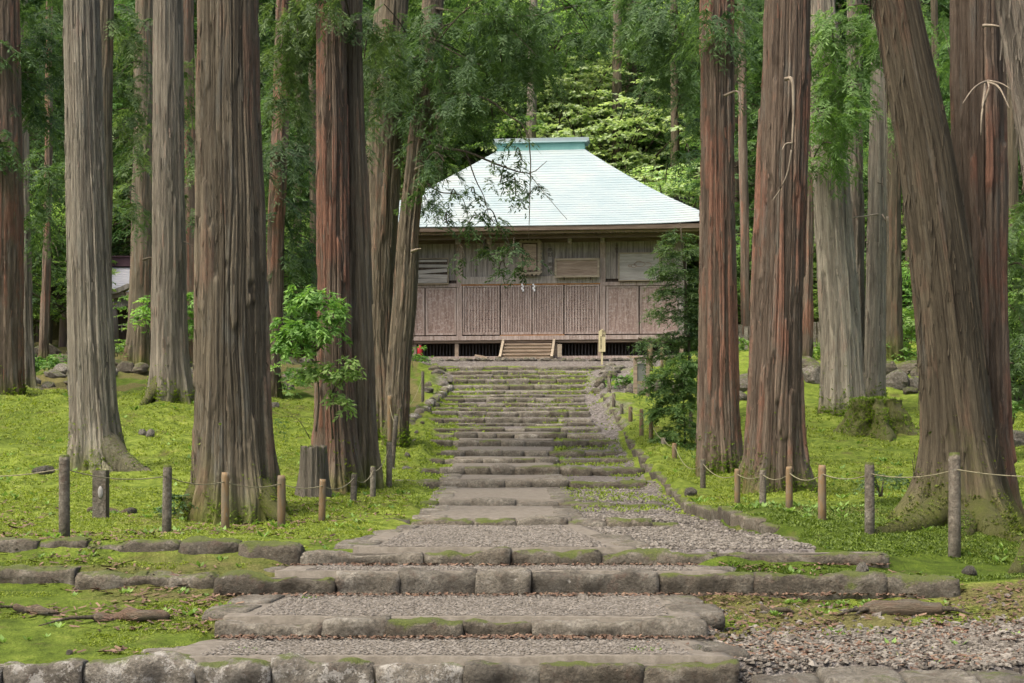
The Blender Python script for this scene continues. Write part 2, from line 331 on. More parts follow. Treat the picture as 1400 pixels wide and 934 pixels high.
def ground(x, y, fine=True):
    x, y = np.broadcast_arrays(np.asarray(x, float), np.asarray(y, float))
    D = np.maximum(y, 3.); px = np.clip(700+F*x/D, -600, 2000)
    zs = []
    for c in TC:
        t = TBL[int(c)]; d = np.array([a for a, b in t]); z = np.array([(YH-b)/F*a for a, b in t])
        if d[0] > 3: d = np.r_[3., d]; z = np.r_[-1.6 if d[1] > 8 and d[1] < 9 else z[0], z]
        zs.append(np.interp(D, d, z))
    zs = np.array(zs); j = np.clip(np.searchsorted(TC, px, 'right')-1, 0, len(TC)-2)
    t = (px-TC[j])/(TC[j+1]-TC[j]); t = t*t*(3-2*t)*.5+t*.5
    a = np.take_along_axis(zs, j[None], 0)[0]; b = np.take_along_axis(zs, j[None]+1, 0)[0]; side = a+(b-a)*t
    cen = np.interp(D, cD, cZ)
    l = np.interp(D, PLd, PLx); r = np.interp(D, PLd, PRx); m = F/D
    wd = np.minimum((px-l)/m, (r-px)/m); wc = smooth(wd/.35+.5)
    # moss lumps
    if fine:
        lum = .10*fbm(x*.7, y*.7, 0, 3, 3)*smooth((D-12)/4)+.04*fbm(x*3, y*3, 0, 5, 4)+.10*np.maximum(fbm(x*1.3, y*1.3, 0, 6, 2), 0)*smooth((D-13)/4)*(px < 600)
        lum = lum*np.interp(D, [8, 14, 22, 60], [.5, 1, 1.3, 3]); side = side+lum
    kx = np.interp(D, KD, KX); onk = (D > 11.9) & (D < 38.5)
    side = side+np.where(onk, .13*smooth((D-11.5)/1.8)*smooth((px-kx)/m/.12), 0)-np.where(onk, .04*smooth(1-np.abs(px-kx+.25*m)/m/.3), 0)
    h = side*(1-wc)+cen*wc
    hill = np.maximum(D-60, 0); h = h+hill*.5*smooth(hill/16)+fbm(x*.08, y*.08, 0, 9, 2)*np.minimum(hill*.08, 2)
    return CZ+h
us = np.concatenate([np.linspace(-2.2, -.44, 26)[:-1], np.linspace(-.44, .44, 440), np.linspace(.44, 2.2, 26)[1:]])
ds = np.concatenate([np.linspace(3, 8, 12)[:-1], np.geomspace(8, 47, 430)[:-1], np.geomspace(47, 190, 60)])
U, Dg = np.meshgrid(us, ds); X = U*Dg; Y = Dg; Z = ground(X, Y)
nr, nc = X.shape; i = np.arange(nr-1)[:, None]*nc; j = np.arange(nc-1)[None]
Q = np.stack([i+j, i+j+1, i+nc+j+1, i+nc+j], -1).reshape(-1, 4)
PX = 700+F*X/Y
grav = smooth((PX-930-60*fbm(X*1.2, Y*1.2, 0, 21, 3))/90)*smooth((9.95+.35*fbm(X, Y, 3, 22, 3)-Y)/.5)
l = np.interp(Y, PLd, PLx); r = np.interp(Y, PLd, PRx); kx = np.interp(Y, KD, KX)
pr = smooth((PX-760+8*fbm(X*3, Y*3, 0, 33, 3))/20)*smooth((kx-2-PX)/8)*(Y > 11.5)*(Y < 38)
pr = pr*np.clip(1.05-np.interp(Y, [16, 17, 29, 31], [0, .3, .45, 0])*(fbm(X*2.3, Y*1.5, 0, 35, 3) > -.05), 0, 1)
low = smooth((PX-560)/60)*smooth((900-PX)/50)*smooth((45.5-Y)/.5)*(Y > 30)*.7
tr = (Y > 44.6)*(Y < 58)*smooth((PX-530)/30)*smooth((920-PX)/30)
grav = np.maximum.reduce([grav, pr, low*smooth(fbm(X*1.5, Y*1.5, 0, 37, 3)+.7), tr])
grav = np.maximum(grav, (Y < 8.5)*1.0)
brown = smooth(fbm(X*.55, Y*.55, 0, 41, 3)*2.2-.35)*.5*(Y < 16)+smooth((PX-900)/60)*smooth((11.2-Y)/.5)*.75*smooth(.75+fbm(X*2, Y*2, 0, 43, 3)*1.3)
brown = np.maximum(brown, smooth((Y-28)/4)*smooth((600-PX)/40)*smooth(.1+fbm(X*.5, Y*.5, 0, 45, 3)*1.6)*.8)
brown = np.maximum(brown, smooth((Y-50)/6)*.85)
brown = np.maximum(brown, smooth((11.3-Y)/.4)*smooth((620-PX)/60)*smooth(.25+fbm(X*1.1, Y*1.6, 0, 49, 3)*2)*.6)
brown = np.maximum(brown, smooth((Y-32)/2)*(PX < 570)*smooth(.6+fbm(X*.8, Y*.8, 0, 50, 3)*1.5)*.8)
deep = smooth((PX-930)/60)*smooth((17.5+2*fbm(X*.5, Y*.5, 0, 47, 2)-Y)/3)*(Y > 11)
deep = np.maximum(deep, smooth((Y-31)/2)*smooth((585-PX)/20)*.9); deep = np.maximum(deep, smooth((11.4-Y)/.3)*smooth((600-PX)/60)*.55); deep = np.maximum(deep, smooth(fbm(X*.35, Y*.35, 0, 51, 3)*2.2-.2)*.6)     # a darker kind of moss round the right-hand roots
def moss_ground():
    m, nt, p = new_mat('mossy_ground'); v = coords(nt, rand=False)
    n1 = noise(nt, v, .55, 4, .6); n2 = noise(nt, v, 5, 6, .7); n3 = noise(nt, v, 45, 4, .7); n4 = noise(nt, v, 1.9, 5, .65)
    c = ramp(nt, n2, [(.3, (.055, .085, .013)), (.44, (.14, .195, .026)), (.56, (.215, .28, .042)), (.7, (.31, .35, .08))])
    c = mix(nt, mapr(nt, n1, .4, .65, 0, .55), c, ramp(nt, n2, [(.3, (.045, .08, .012)), (.6, (.12, .175, .024)), (.8, (.19, .24, .04))]))
    a3 = nd(nt, 'ShaderNodeAttribute', attribute_name='deep')
    c = mix(nt, a3.outputs['Fac'], c, ramp(nt, n2, [(.3, (.03, .05, .008)), (.55, (.075, .12, .014)), (.8, (.15, .2, .025))]))
    c = mix(nt, mapr(nt, n4, .56, .70, 0, .65), c, ramp(nt, n3, [(.3, (.07, .045, .025)), (.7, (.18, .13, .07))]))
    c = mix(nt, mapr(nt, n3, .38, .6, .4, 0), c, (.07, .09, .014))
    a2 = nd(nt, 'ShaderNodeAttribute', attribute_name='brown')
    ad = nd(nt, 'ShaderNodeMath', operation='MULTIPLY_ADD'); lnk(nt, n2, ad.inputs[0]); ad.inputs[1].default_value = .7; lnk(nt, a2.outputs['Fac'], ad.inputs[2])
    c = mix(nt, mapr(nt, ad.outputs[0], .62, .95, 0, .85), c, ramp(nt, n3, [(.3, (.06, .05, .022)), (.5, (.13, .11, .045)), (.7, (.21, .19, .09))]))
    a1 = nd(nt, 'ShaderNodeAttribute', attribute_name='gravel')
    ad = nd(nt, 'ShaderNodeMath', operation='MULTIPLY_ADD'); lnk(nt, n2, ad.inputs[0]); ad.inputs[1].default_value = .5; lnk(nt, a1.outputs['Fac'], ad.inputs[2])
    vo = nd(nt, 'ShaderNodeTexVoronoi'); vo.inputs['Scale'].default_value = 28; lnk(nt, v, vo.inputs['Vector'])
    sp = nd(nt, 'ShaderNodeSeparateColor'); lnk(nt, vo.outputs['Color'], sp.inputs[0])
    gc = ramp(nt, sp.outputs[0], [(0, (.08, .07, .06)), (.5, (.15, .135, .12)), (1, (.25, .23, .21))])
    c = mix(nt, mapr(nt, ad.outputs[0], .55, .85), c, gc)
    lnk(nt, c, p.inputs['Base Color']); p.inputs['Roughness'].default_value = .95; p.inputs['Specular IOR Level'].default_value = .1
    m1 = nd(nt, 'ShaderNodeMath', operation='MULTIPLY_ADD'); lnk(nt, n3, m1.inputs[0]); m1.inputs[1].default_value = .5; lnk(nt, n2, m1.inputs[2])
    bump(nt, m1.outputs[0], p, 1.0, .08); return m
gr = link('ground', mesh('ground', np.stack([X, Y, Z], -1), Q, None, moss_ground(), True,
     {'gravel': grav.ravel(), 'brown': brown.ravel(), 'deep': deep.ravel()})); tag(gr, kind='structure')
def gz(x, y): return float(ground(np.array([x]), np.array([y]))[0])
def at(px, D): x = (px-700)/F*D; return np.array([x, D, gz(x, D)])

# ------------------------------------------------------------------ stones
def block(w, d, h, seed, n=(14, 7, 6), rough=.06, pw=4.5):
    """a rounded, uneven block centred on x, front at y=0, top at z=0, going down to -h"""
    a, b, c = n; V = []; Q = []; idx = {}
    def vid(i, j, k):
        if (i, j, k) not in idx: idx[(i, j, k)] = len(V); V.append((i/a*2-1, j/b*2-1, k/c*2-1))
        return idx[(i, j, k)]
    for k in (0, c):
        for i_ in range(a):
            for j_ in range(b):
                q = [vid(i_, j_, k), vid(i_+1, j_, k), vid(i_+1, j_+1, k), vid(i_, j_+1, k)]; Q.append(q if k else q[::-1])
    for j_ in (0, b):
        for i_ in range(a):
            for k in range(c):
                q = [vid(i_, j_, k), vid(i_+1, j_, k), vid(i_+1, j_, k+1), vid(i_, j_, k+1)]; Q.append(q if j_ == 0 else q[::-1])
    for i_ in (0, a):
        for j_ in range(b):
            for k in range(c):
                q = [vid(i_, j_, k), vid(i_, j_+1, k), vid(i_, j_+1, k+1), vid(i_, j_, k+1)]; Q.append(q if i_ else q[::-1])
    V = np.array(V); L = (np.abs(V)**pw).sum(1)**(1/pw)
    ar = w/max(h, d)
    e = np.abs(V[:, 0]); # rounder across the section than along the length
    L2 = (np.abs(V[:, 1])**pw+np.abs(V[:, 2])**pw+(np.clip(e-(1-.6/max(ar, 1)), 0, 1)*max(ar, 1)/.6*.85)**pw)**(1/pw)
    s = 1/np.maximum(L2, .6); V[:, 1] *= s; V[:, 2] *= s; V[:, 0] *= np.where(e > .9, np.minimum(1, s*1.1), 1)
    P = V*np.array([w/2, d/2, h/2])
    nz = fbm(P[:, 0]*2.2+seed, P[:, 1]*3, P[:, 2]*3, seed, 3); n2 = fbm(P[:, 0]*7+seed, P[:, 1]*7, P[:, 2]*7, seed+5, 3)
    n = V/np.linalg.norm(V, axis=1)[:, None]
    n3 = np.abs(fbm(P[:, 0]*4+seed, P[:, 1]*5, P[:, 2]*5, seed+9, 3))
    P = P+n*np.array([.5, 1, 1])*(nz*rough*1.0+n2*rough*.55-n3*rough*.5)[:, None]
    P[:, 1] += d/2; P[:, 2] -= h/2
    return P, np.array(Q)
def rock(seed, n=14, amp=.35):
    th = np.linspace(0, 2*pi, 2*n, endpoint=False); ph = np.linspace(0, pi, n+1)[1:-1]
    T_, P_ = np.meshgrid(th, ph); d = np.stack([np.sin(P_)*np.cos(T_), np.sin(P_)*np.sin(T_), np.cos(P_)], -1).reshape(-1, 3)
    d = np.vstack([d, [0, 0, 1], [0, 0, -1]])
    r = 1+amp*fbm(d[:, 0]*1.4+seed, d[:, 1]*1.4, d[:, 2]*1.4, seed, 3)+.10*np.abs(fbm(d[:, 0]*4, d[:, 1]*4, d[:, 2]*4, seed+3, 2))
    c = rng.normal(size=(7, 3)); c /= np.linalg.norm(c, axis=1)[:, None]
    for k in c: r = np.minimum(r, .86/np.maximum(d@k, .01))     # flat broken faces
    V = d*r[:, None]; k = len(ph); m = 2*n
    i = np.arange(k-1)[:, None]*m; j = np.arange(m)[None]; jn = (j+1) % m
    Q = np.stack([i+j, i+m+j, i+m+jn, i+jn], -1).reshape(-1, 4); j = np.arange(m); jn = (j+1) % m
    T = np.vstack([np.stack([np.full(m, k*m), j, jn], -1), np.stack([np.full(m, k*m+1), (k-1)*m+jn, (k-1)*m+j], -1)])
    return V, Q, T
def split_row(x0, x1, smin, smax):
    xs = [x0]
    while xs[-1] < x1-smin*.6: xs.append(xs[-1]+smin+(smax-smin)*random.random()**1.4)
    xs[-1] = x1; 
    if len(xs) > 2 and xs[-1]-xs[-2] < smin*.5: xs.pop(-2)
    return xs
stair = empty('stone_stairway', (0, 8.5, CZ-1.4), label='long worn stone stairway climbing through the trees to the shrine', cat='stairway')
def in_strip(k, x):
    f = ROWS[k][4]; D = DD[k]; return f is None or (f[0]-700)/F*D-.2 < x < (f[1]-700)/F*D+.2
blk_cache = {}
for k, (pt, pb, xl, xr, sf, sb) in enumerate(ROWS):
    D = DD[k]; m = F/D; x0, x1 = (xl-700)/m, (xr-700)/m; h = ZZ[k]-ZB[k]
    zt = CZ+ZZ[k]
    if k < 12:
        e0, e1 = (x0, x1) if k else (x0, (sf[1]-700)/F*D)
        bz = MB().box(e0+.03, e1-.03, .09, .24, -(h+.1), -.035); SPB = bz
    sp = empty('step', (0, D, zt)); sp.parent = stair; sp.location = (0, D-8.5, ZZ[k]+1.4)
    if k < 12: SPB.build('bedding', mortar_m, sp)
    Dn = DD[k+1] if k < 25 else 45.2; zn = ZB[k+1] if k < 25 else 2.03
    if sf:
        nx, ny = (60, 26) if k < 4 else (20, 8); tt = np.linspace(0, 1, ny); ss = np.linspace(0, 1, nx)
        yy = D+.12+(Dn+.12-D-.12)*tt; lx = (sf[0]+(sb[0]-sf[0])*tt-700)/F*(D+(Dn-D)*tt); rx = (sf[1]+(sb[1]-sf[1])*tt-700)/F*(D+(Dn-D)*tt)
        XX = lx[:, None]+(rx-lx)[:, None]*ss[None]; YY = np.repeat(yy[:, None], nx, 1); ZX = CZ+ZZ[k]+(zn-ZZ[k])*tt[:, None]+.012+.012*fbm(XX*2, YY*2, 0, 60, 3)
        V = np.stack([XX, YY, ZX], -1).reshape(-1, 3); n_ = len(V)
        ii = np.arange(ny-1)[:, None]*nx; jj = np.arange(nx-1)[None]; Qt = np.stack([ii+jj, ii+jj+1, ii+nx+jj+1, ii+nx+jj], -1).reshape(-1, 4)
        lo = V.copy(); lo[:, 2] -= .14
        bd = list(range(nx))+[r_*nx+nx-1 for r_ in range(1, ny)]+[(ny-1)*nx+c_ for c_ in range(nx-2, -1, -1)]+[r_*nx for r_ in range(ny-2, 0, -1)]
        Qs = [(bd[q+1 if q+1 < len(bd) else 0], bd[q], bd[q]+n_, bd[q+1 if q+1 < len(bd) else 0]+n_) for q in range(len(bd))]
        put('tread', np.vstack([V, lo]), np.vstack([Qt, Qs]), None, mortar_m, sp)
    # riser stones
    if k < 4: sm, sx = (.36, .8) if k else (.45, .85)
    elif k < 12: sm, sx = .36, .75
    else: sm, sx = .42, .95
    if k == 2 or k == 3: sm, sx = .35, 1.25
    xs = split_row(x0, x1, sm, sx); thick = .3 if k < 12 else .34
    for q, (a, b) in enumerate(zip(xs[:-1], xs[1:])):
        wv = b-a+random.uniform(-.012, .02); xm = (a+b)/2; ins = in_strip(k, xm); pxm = 700+xm*m
        lift = (np.interp(pxm, [0, 350, 480], [15, 11, 0]) if k == 3 else np.interp(pxm, [-50, 120, 300], [9, 8, 0]) if k == 2 else 0)/m
        hh = h+random.uniform(.08, .14); top = zt+lift+random.uniform(-.022, .016)-(.01 if k == 0 else .0)+(.01 if ins else -.0)
        n = (max(6, int(wv/.035)), 8, 7) if k < 4 else ((max(4, int(wv/.09)), 4, 4) if k < 12 else (5, 3, 3))
        sd = k*40+q
        if k < 12:
            P, Qb = block(wv, (.22 if k < 4 else thick)*random.uniform(.85, 1.3), hh, sd, n, .07 if k < 4 else .05, random.uniform(3.4, 6))
            me = mesh('stone', P, Qb)
            sc = None
        else:
            key = q % 9
            if key not in blk_cache:
                P, Qb = block(1, 1, 1, sd, (8, 5, 5), .10, 5); blk_cache[key] = (P, Qb)
            P, Qb = blk_cache[key]; P = P*np.array([wv, thick, hh]); me = mesh('stone', P, Qb)
        if k == 0 and xm < -.5: mt = ST['lichen']
        elif ins: mt = ST['bare'] if random.random() > (.25 if k < 12 else .25) else ST['mossy']
        else: mt = ST['mossy']
        if k >= 12: mt = ST['mossy'] if (xm < -1.3+random.uniform(-.5, .8) and random.random() < .85) or random.random() < .2 else ST['bare']
        me.materials.append(mt)
        yo = D+random.uniform(-.03, .03); 
        o = link('stone', me, sp, (xm, yo-D, top-zt), (random.uniform(-.03, .03), random.uniform(-.02, .02), random.uniform(-.03, .03)))
# flat edging stones along the sides of the lower treads
def flat_stone(px0, px1, D0, D1, parent, seed, mt='bare'):
    xa, xb = (px0-700)/F*D0, (px1-700)/F*D1
    z = CZ+np.interp((D0+D1)/2, cD, cZ)+.035
    P, Qb = block(.3*random.uniform(.8, 1.2), math.hypot(D1-D0, xb-xa)*.99, .14, seed, (7, 10, 4), .03, 5)
    me = mesh('edging_stone', P, Qb, None, ST[mt])
    link('edging_stone', me, parent, np.array([xa, D0, z])-np.array(parent.matrix_world.translation if False else [0, DD[parent['k']], CZ+ZZ[parent['k']]]), (0, 0, -math.atan2(xb-xa, D1-D0)))
steps = [c for c in stair.children]
for q, s_ in enumerate(sorted(steps, key=lambda o: o.location.y)): s_['k'] = q
steps = sorted(steps, key=lambda o: o.location.y)
for k in (0, 1, 2, 3, 4, 5, 6):
    f, b = ROWS[k][4], ROWS[k][5]; D0, D1 = DD[k]+.28, DD[k+1]; n = max(1, round((D1-D0)/.55))
    for q in range(n):
        a0, a1 = q/n, (q+1)/n
        for sd_ in (0, 1):
            if k in (3,) and sd_ == 1 and q > 1: continue
            g = (f[sd_]+(b[sd_]-f[sd_])*a0, f[sd_]+(b[sd_]-f[sd_])*a1)
            off = (-1 if sd_ == 0 else 1)*.10*F/D0
            flat_stone(g[0]-off*.2, g[1]-off*.2, D0+(D1-D0)*a0, D0+(D1-D0)*a1, steps[k], k*20+q*2+sd_)
# flat stones sunk in the gravel right of the first step
flatrow = empty('flat_stone_row', W(1200, 925, 8.3), label='row of flat half-buried stones in the gravel at the bottom right', cat='paving stones')
xs = split_row(1.42, 3.1, .35, .7)
for q, (a, b) in enumerate(zip(xs[:-1], xs[1:])):
    P, Qb = block(b-a-.02, .5, .2, 900+q, (16, 9, 4), .05, 3.5); me = mesh('stone', P, Qb, None, ST['bare'])
    link('stone', me, flatrow, np.array([(a+b)/2, 8.2, CZ-1.455+random.uniform(-.015, .015)])-np.array(flatrow.location), (0, 0, random.uniform(-.08, .08)))

# scatter helper: many small solid pieces joined in one mesh
def scatter(name, P, sz, m, parent=None, flat=.6, tint=None, nseg=6, seed=1, elong=1.4, **k):
    r_ = np.random.default_rng(seed); N = len(P)
    th = np.arange(nseg)*2*pi/nseg
    base = np.concatenate([np.stack([np.cos(th), np.sin(th), np.full(nseg, -.4)], 1), np.stack([np.cos(th)*.82, np.sin(th)*.82, np.full(nseg, .55)], 1), [[0, 0, .9]]])
    j = np.arange(nseg); jn = (j+1) % nseg
    Qt = np.stack([j, jn, nseg+jn, nseg+j], 1); Tt = np.stack([nseg+j, nseg+jn, np.full(nseg, 2*nseg)], 1)
    B = base[None]*(1+.22*r_.normal(size=(N, len(base), 1)).clip(-1.5, 1.5))
    sx = sz*r_.uniform(.7, elong, N); sy = sz*r_.uniform(.6, 1., N); s3 = sz*flat*r_.uniform(.7, 1.2, N)
    B = B*np.stack([sx, sy, s3], 1)[:, None]
    a = r_.uniform(0, 2*pi, N); ca, sa = np.cos(a)[:, None], np.sin(a)[:, None]
    Xr = B[..., 0]*ca-B[..., 1]*sa; Yr = B[..., 0]*sa+B[..., 1]*ca
    tl = r_.normal(0, .15, (N, 1)); Zr = B[..., 2]+Xr*tl
    V = np.stack([Xr, Yr, Zr], -1)+P[:, None]; nv = len(base)
    Q = (Qt[None]+np.arange(N)[:, None, None]*nv).reshape(-1, 4); T = (Tt[None]+np.arange(N)[:, None, None]*nv).reshape(-1, 3)
    t = np.repeat(r_.uniform(0, 1, N) if tint is None else tint, nv)
    return put(name, V.reshape(-1, 3), Q, T, m, parent, False, {'tint': t}, **k)
# pebbles set in the lower treads
for k in range(4):
    D = DD[k]; Dn = DD[k+1]; f, b = ROWS[k][4:6]; N = int((Dn-D)*(f[1]-f[0])/F*D*(1/.034**2)*.85) if k < 3 else 4200
    t = rng.uniform(0, 1, N); y = D+.24+(Dn-D-.2)*t; s_ = rng.uniform(.0, 1, N)
    # jittered lattice keeps the pebbles side by side
    g = .026 if k < 3 else .03
    ys = np.arange(D+.2, Dn+.02, g*.9); P = []
    for r_, yv in enumerate(ys):
        tt = (yv-D)/(Dn-D); a = (f[0]+(b[0]-f[0])*tt-700)/F*yv; c = (f[1]+(b[1]-f[1])*tt-700)/F*yv
        xx = np.arange(a+.2+(r_ % 2)*g*.5, c-.2, g*1.15); P.append(np.stack([xx, np.full(len(xx), yv), np.zeros(len(xx))], 1))
    P = np.concatenate(P); P[:, :2] += rng.normal(0, g*.2, (len(P), 2))
    zn = ZB[k+1]; P[:, 2] = CZ+ZZ[k]+(zn-ZZ[k])*(P[:, 1]-D)/(Dn-D)+.0165+.012*fbm(P[:, 0]*2, P[:, 1]*2, 0, 60, 3)
    P = P[rng.uniform(0, 1, len(P)) > .06]
    o = scatter('pebble_paving', P, np.full(len(P), g*.46)*rng.uniform(.75, 1.35, len(P)), peb_m, steps[k], .3, seed=k+3); tag(o, kind='stuff')
# loose gravel bottom right, and right of the strip on the long tread
N = 26000; Dr = rng.uniform(8.3, 10.6, N); pxr = rng.uniform(925, 1600, N); xr_ = (pxr-700)/F*Dr
gm = smooth((pxr-930-60*fbm(xr_*1.2, Dr*1.2, 0, 21, 3))/90)*smooth((10.1+.4*fbm(xr_, Dr, 3, 22, 3)-Dr)/.6)
ok = rng.uniform(0, 1, N) < gm*.75+.02; xr_, Dr = xr_[ok], Dr[ok]
P = np.stack([xr_, Dr, ground(xr_, Dr)+.004], 1)
sz = .010+.017*rng.uniform(0, 1, len(P))**2.5+(rng.uniform(0, 1, len(P)) > .985)*.02
o = scatter('loose_gravel', P, sz, grav_m, None, .65, seed=11, base=(2.2, 9, CZ-1.3)); tag(o, 'grey loose gravel lying on the bare ground at the bottom right', 'gravel', kind='stuff')
N = 11000; Dr = 11.6+rng.uniform(0, 1, N)*8.5; l_ = np.interp(Dr, [11.5, 14, 16.5, 20], [872, 786, 772, 764]); r2 = np.interp(Dr, KD, KX)-4
pxr = l_+(r2-l_)*rng.uniform(0, 1, N); ok = (pxr > l_+2) & (fbm((pxr-700)/F*Dr*2.3, Dr*1.5, 0, 35, 3)*(Dr > 15) < .12); Dr, pxr = Dr[ok], pxr[ok]; xr_ = (pxr-700)/F*Dr
P = np.stack([xr_, Dr, ground(xr_, Dr)+.004], 1)
o = scatter('loose_gravel', P, .012+.014*rng.uniform(0, 1, len(P))**2, grav_m, None, .65, seed=12, base=(1.2, 13, CZ-.9)); tag(o, 'grey gravel covering the right half of the long lower tread', 'gravel', kind='stuff')

# kerb along the right of the stairway
kerb = empty('mossy_kerb', at(1000, 13.6), label='moss-covered stone kerb curving up the right side of the stairway', cat='kerb')
D = 11.9; q = 0
while D < 38:
    L = random.uniform(.3, .55) if D < 20 else random.uniform(.5, .9); D2 = D+L
    a = np.array([(np.interp(D, KD, KX)-700)/F*D, D]); b = np.array([(np.interp(D2, KD, KX)-700)/F*D2, D2])
    ln = np.linalg.norm(b-a); P, Qb = block(.15, ln*1.02, .3, 300+q, (5, 9 if D < 20 else 4, 6), .022, 6); P[:, 0] -= 0
    z = gz(a[0]+.25, D)+.0
    me = mesh('kerb_stone', P, Qb, None, ST['mossy']); link('kerb_stone', me, kerb, np.array([a[0]+.08, D, z])-np.array(kerb.location), (0, 0, -math.atan2(b[0]-a[0], b[1]-a[1])))
    D = D2; q += 1
kerb2 = empty('mossy_kerb', at(585, 36), label='short curving stone kerb left of the upper stairs', cat='kerb')
kp = [(560, 570, 31.5), (572, 560, 33), (592, 545, 35.5), (606, 534, 38), (616, 528, 39.5)]
for q in range(12):
    t0, t1 = q/12*4, (q+1)/12*4
    def kk(t): return np.array([np.interp(t, range(5), [((p[0]-700)/F*p[2]) for p in kp]), np.interp(t, range(5), [p[2] for p in kp])])
    a, b = kk(t0), kk(t1); ln = np.linalg.norm(b-a); P, Qb = block(.24, ln, .3, 500+q, (3, 4, 3), .03, 3)
    me = mesh('kerb_stone', P, Qb, None, ST['lichen' if q % 3 else 'mossy']); link('kerb_stone', me, kerb2, np.array([a[0], a[1], gz(a[0], a[1])+.14])-np.array(kerb2.location), (0, 0, -math.atan2(b[0]-a[0], b[1]-a[1])))

# ------------------------------------------------------------------ foliage builders
def sprays(P, O, n, length, lL, lW, droop=.5, ntw=5, spread=1.0, rg=None, flat=.25, tip=.3):
    rg = rg or rng; N = len(P); M = N*n
    tw = rg.integers(0, ntw, M); pi_ = np.repeat(np.arange(N), n)
    az = rg.uniform(-1, 1, (N, ntw))*spread; ml = rg.uniform(.5, 1.1, (N, ntw))*np.reshape(length if np.ndim(length) else np.full(N, length), (N, 1))
    dr = rg.uniform(.6, 1.4, (N, ntw))*droop
    o = O[pi_]; a = az[pi_, tw]; ca, sa = np.cos(a), np.sin(a)
    d = np.stack([o[:, 0]*ca-o[:, 1]*sa, o[:, 0]*sa+o[:, 1]*ca, o[:, 2]], 1)
    d /= np.linalg.norm(d, axis=1)[:, None]+1e-6
    t = rg.uniform(.05, 1, M); L = ml[pi_, tw]; q = dr[pi_, tw]
    pos = P[pi_]+d*(t*L)[:, None]; pos[:, 2] -= q*t*t*L
    dd = d.copy(); dd[:, 2] -= 2*q*t; dd /= np.linalg.norm(dd, axis=1)[:, None]
    side = np.stack([-d[:, 1], d[:, 0], np.zeros(M)], 1); side /= np.linalg.norm(side, axis=1)[:, None]+1e-6
    sg = rg.choice([-1, 1], M)[:, None]; up = np.cross(side, dd)
    ld = dd*.75+side*sg*rg.uniform(.3, 1.1, (M, 1))+rg.normal(0, flat, (M, 3)); ld /= np.linalg.norm(ld, axis=1)[:, None]
    ws = np.cross(ld, up+rg.normal(0, flat*1.6, (M, 3))); ws /= np.linalg.norm(ws, axis=1)[:, None]+1e-6
    s = rg.uniform(.65, 1.25, M)[:, None]; l = ld*lL*s; w_ = ws*lW*s*.5
    V = np.stack([pos, pos+l*.45+w_, pos+l, pos+l*.45-w_], 1).reshape(-1, 3)
    Q = np.arange(4*M).reshape(-1, 4)
    pt = rg.uniform(0, .7, N)[pi_]+tip*t; tint = np.repeat(np.clip(pt+rg.normal(0, .08, M), 0, 1), 4)
    return V, Q, tint
def unit(v): v = np.asarray(v, float); return v/(np.linalg.norm(v, axis=-1, keepdims=True)+1e-9)
def cedar_crown(seed, H, hb, Rm, nbr, nper, lL, lW, n_leaf, shape=.8):
    rg = np.random.default_rng(seed); P = []; O = []; wood = MB()
    for b in range(nbr):
        t = rg.uniform(0, 1)**.9; z = hb+(H-hb)*t; az = rg.uniform(0, 2*pi)
        Lb = Rm*(1-t)**shape*rg.uniform(.55, 1.1)+.5
        s = np.linspace(0, 1, 6); rise = rg.uniform(-.15, .25)
        pts = np.stack([np.cos(az)*Lb*s, np.sin(az)*Lb*s, z+Lb*(rise*s-.45*s*s+.18*s**3)], 1)
        wood.tube(pts, .05*(1-s*.8)*(Lb/3), 4, False)
        for q in range(nper):
            u = rg.uniform(.3, 1); pt = np.array([np.interp(u, s, pts[:, c]) for c in range(3)])
            P.append(pt+rg.normal(0, .22, 3)); a2 = az+rg.normal(0, .7); O.append([np.cos(a2), np.sin(a2), rg.uniform(-.35, .1)])
    V, Q, t = sprays(np.array(P), unit(O), n_leaf, .85, lL, lW, .45, 6, 1.1, rg)
    tr = MB(); zz = np.linspace(-1, H*.97, 12); tr.tube(np.stack([.1*np.sin(zz*.4+seed), .1*np.cos(zz*.3), zz], 1), .3*(1-np.clip(zz/H, 0, 1)*.9)+.02, 10)
    return (V, Q, t), wood.get(), tr.get()
def broad_crown(seed, H, hb, Rm, nbr, nper, lL, lW, n_leaf):
    rg = np.random.default_rng(seed); P = []; O = []; wood = MB()
    for b in range(nbr):
        az = rg.uniform(0, 2*pi); t = rg.uniform(0, 1); z0 = hb*.7+(H-hb)*.5*t; Lb = Rm*rg.uniform(.5, 1.1)*(1-.5*t)
        s = np.linspace(0, 1, 6); rise = rg.uniform(.25, .9)
        pts = np.stack([np.cos(az+.4*s)*Lb*s, np.sin(az+.4*s)*Lb*s, z0+(H-z0)*.75*t*s+Lb*rise*(s-.45*s*s)], 1)
        wood.tube(pts, .06*(1-s*.8), 4, False)
        for q in range(nper):
            u = rg.uniform(.35, 1); pt = np.array([np.interp(u, s, pts[:, c]) for c in range(3)])
            P.append(pt+rg.normal(0, 1, 3)*[.45, .45, .12]); a2 = az+rg.normal(0, 1.0); O.append([np.cos(a2), np.sin(a2), rg.uniform(-.1, .12)])
    V, Q, t = sprays(np.array(P), unit(O), n_leaf, .8, lL, lW, .18, 7, 1.6, rg, .3)
    tr = MB(); zz = np.linspace(-.8, H*.8, 10); tr.tube(np.stack([.15*np.sin(zz*.7+seed), .15*np.cos(zz*.5), zz], 1), .17*(1-np.clip(zz/H, 0, 1)*.9)+.01, 8)
    return (V, Q, t), wood.get(), tr.get()
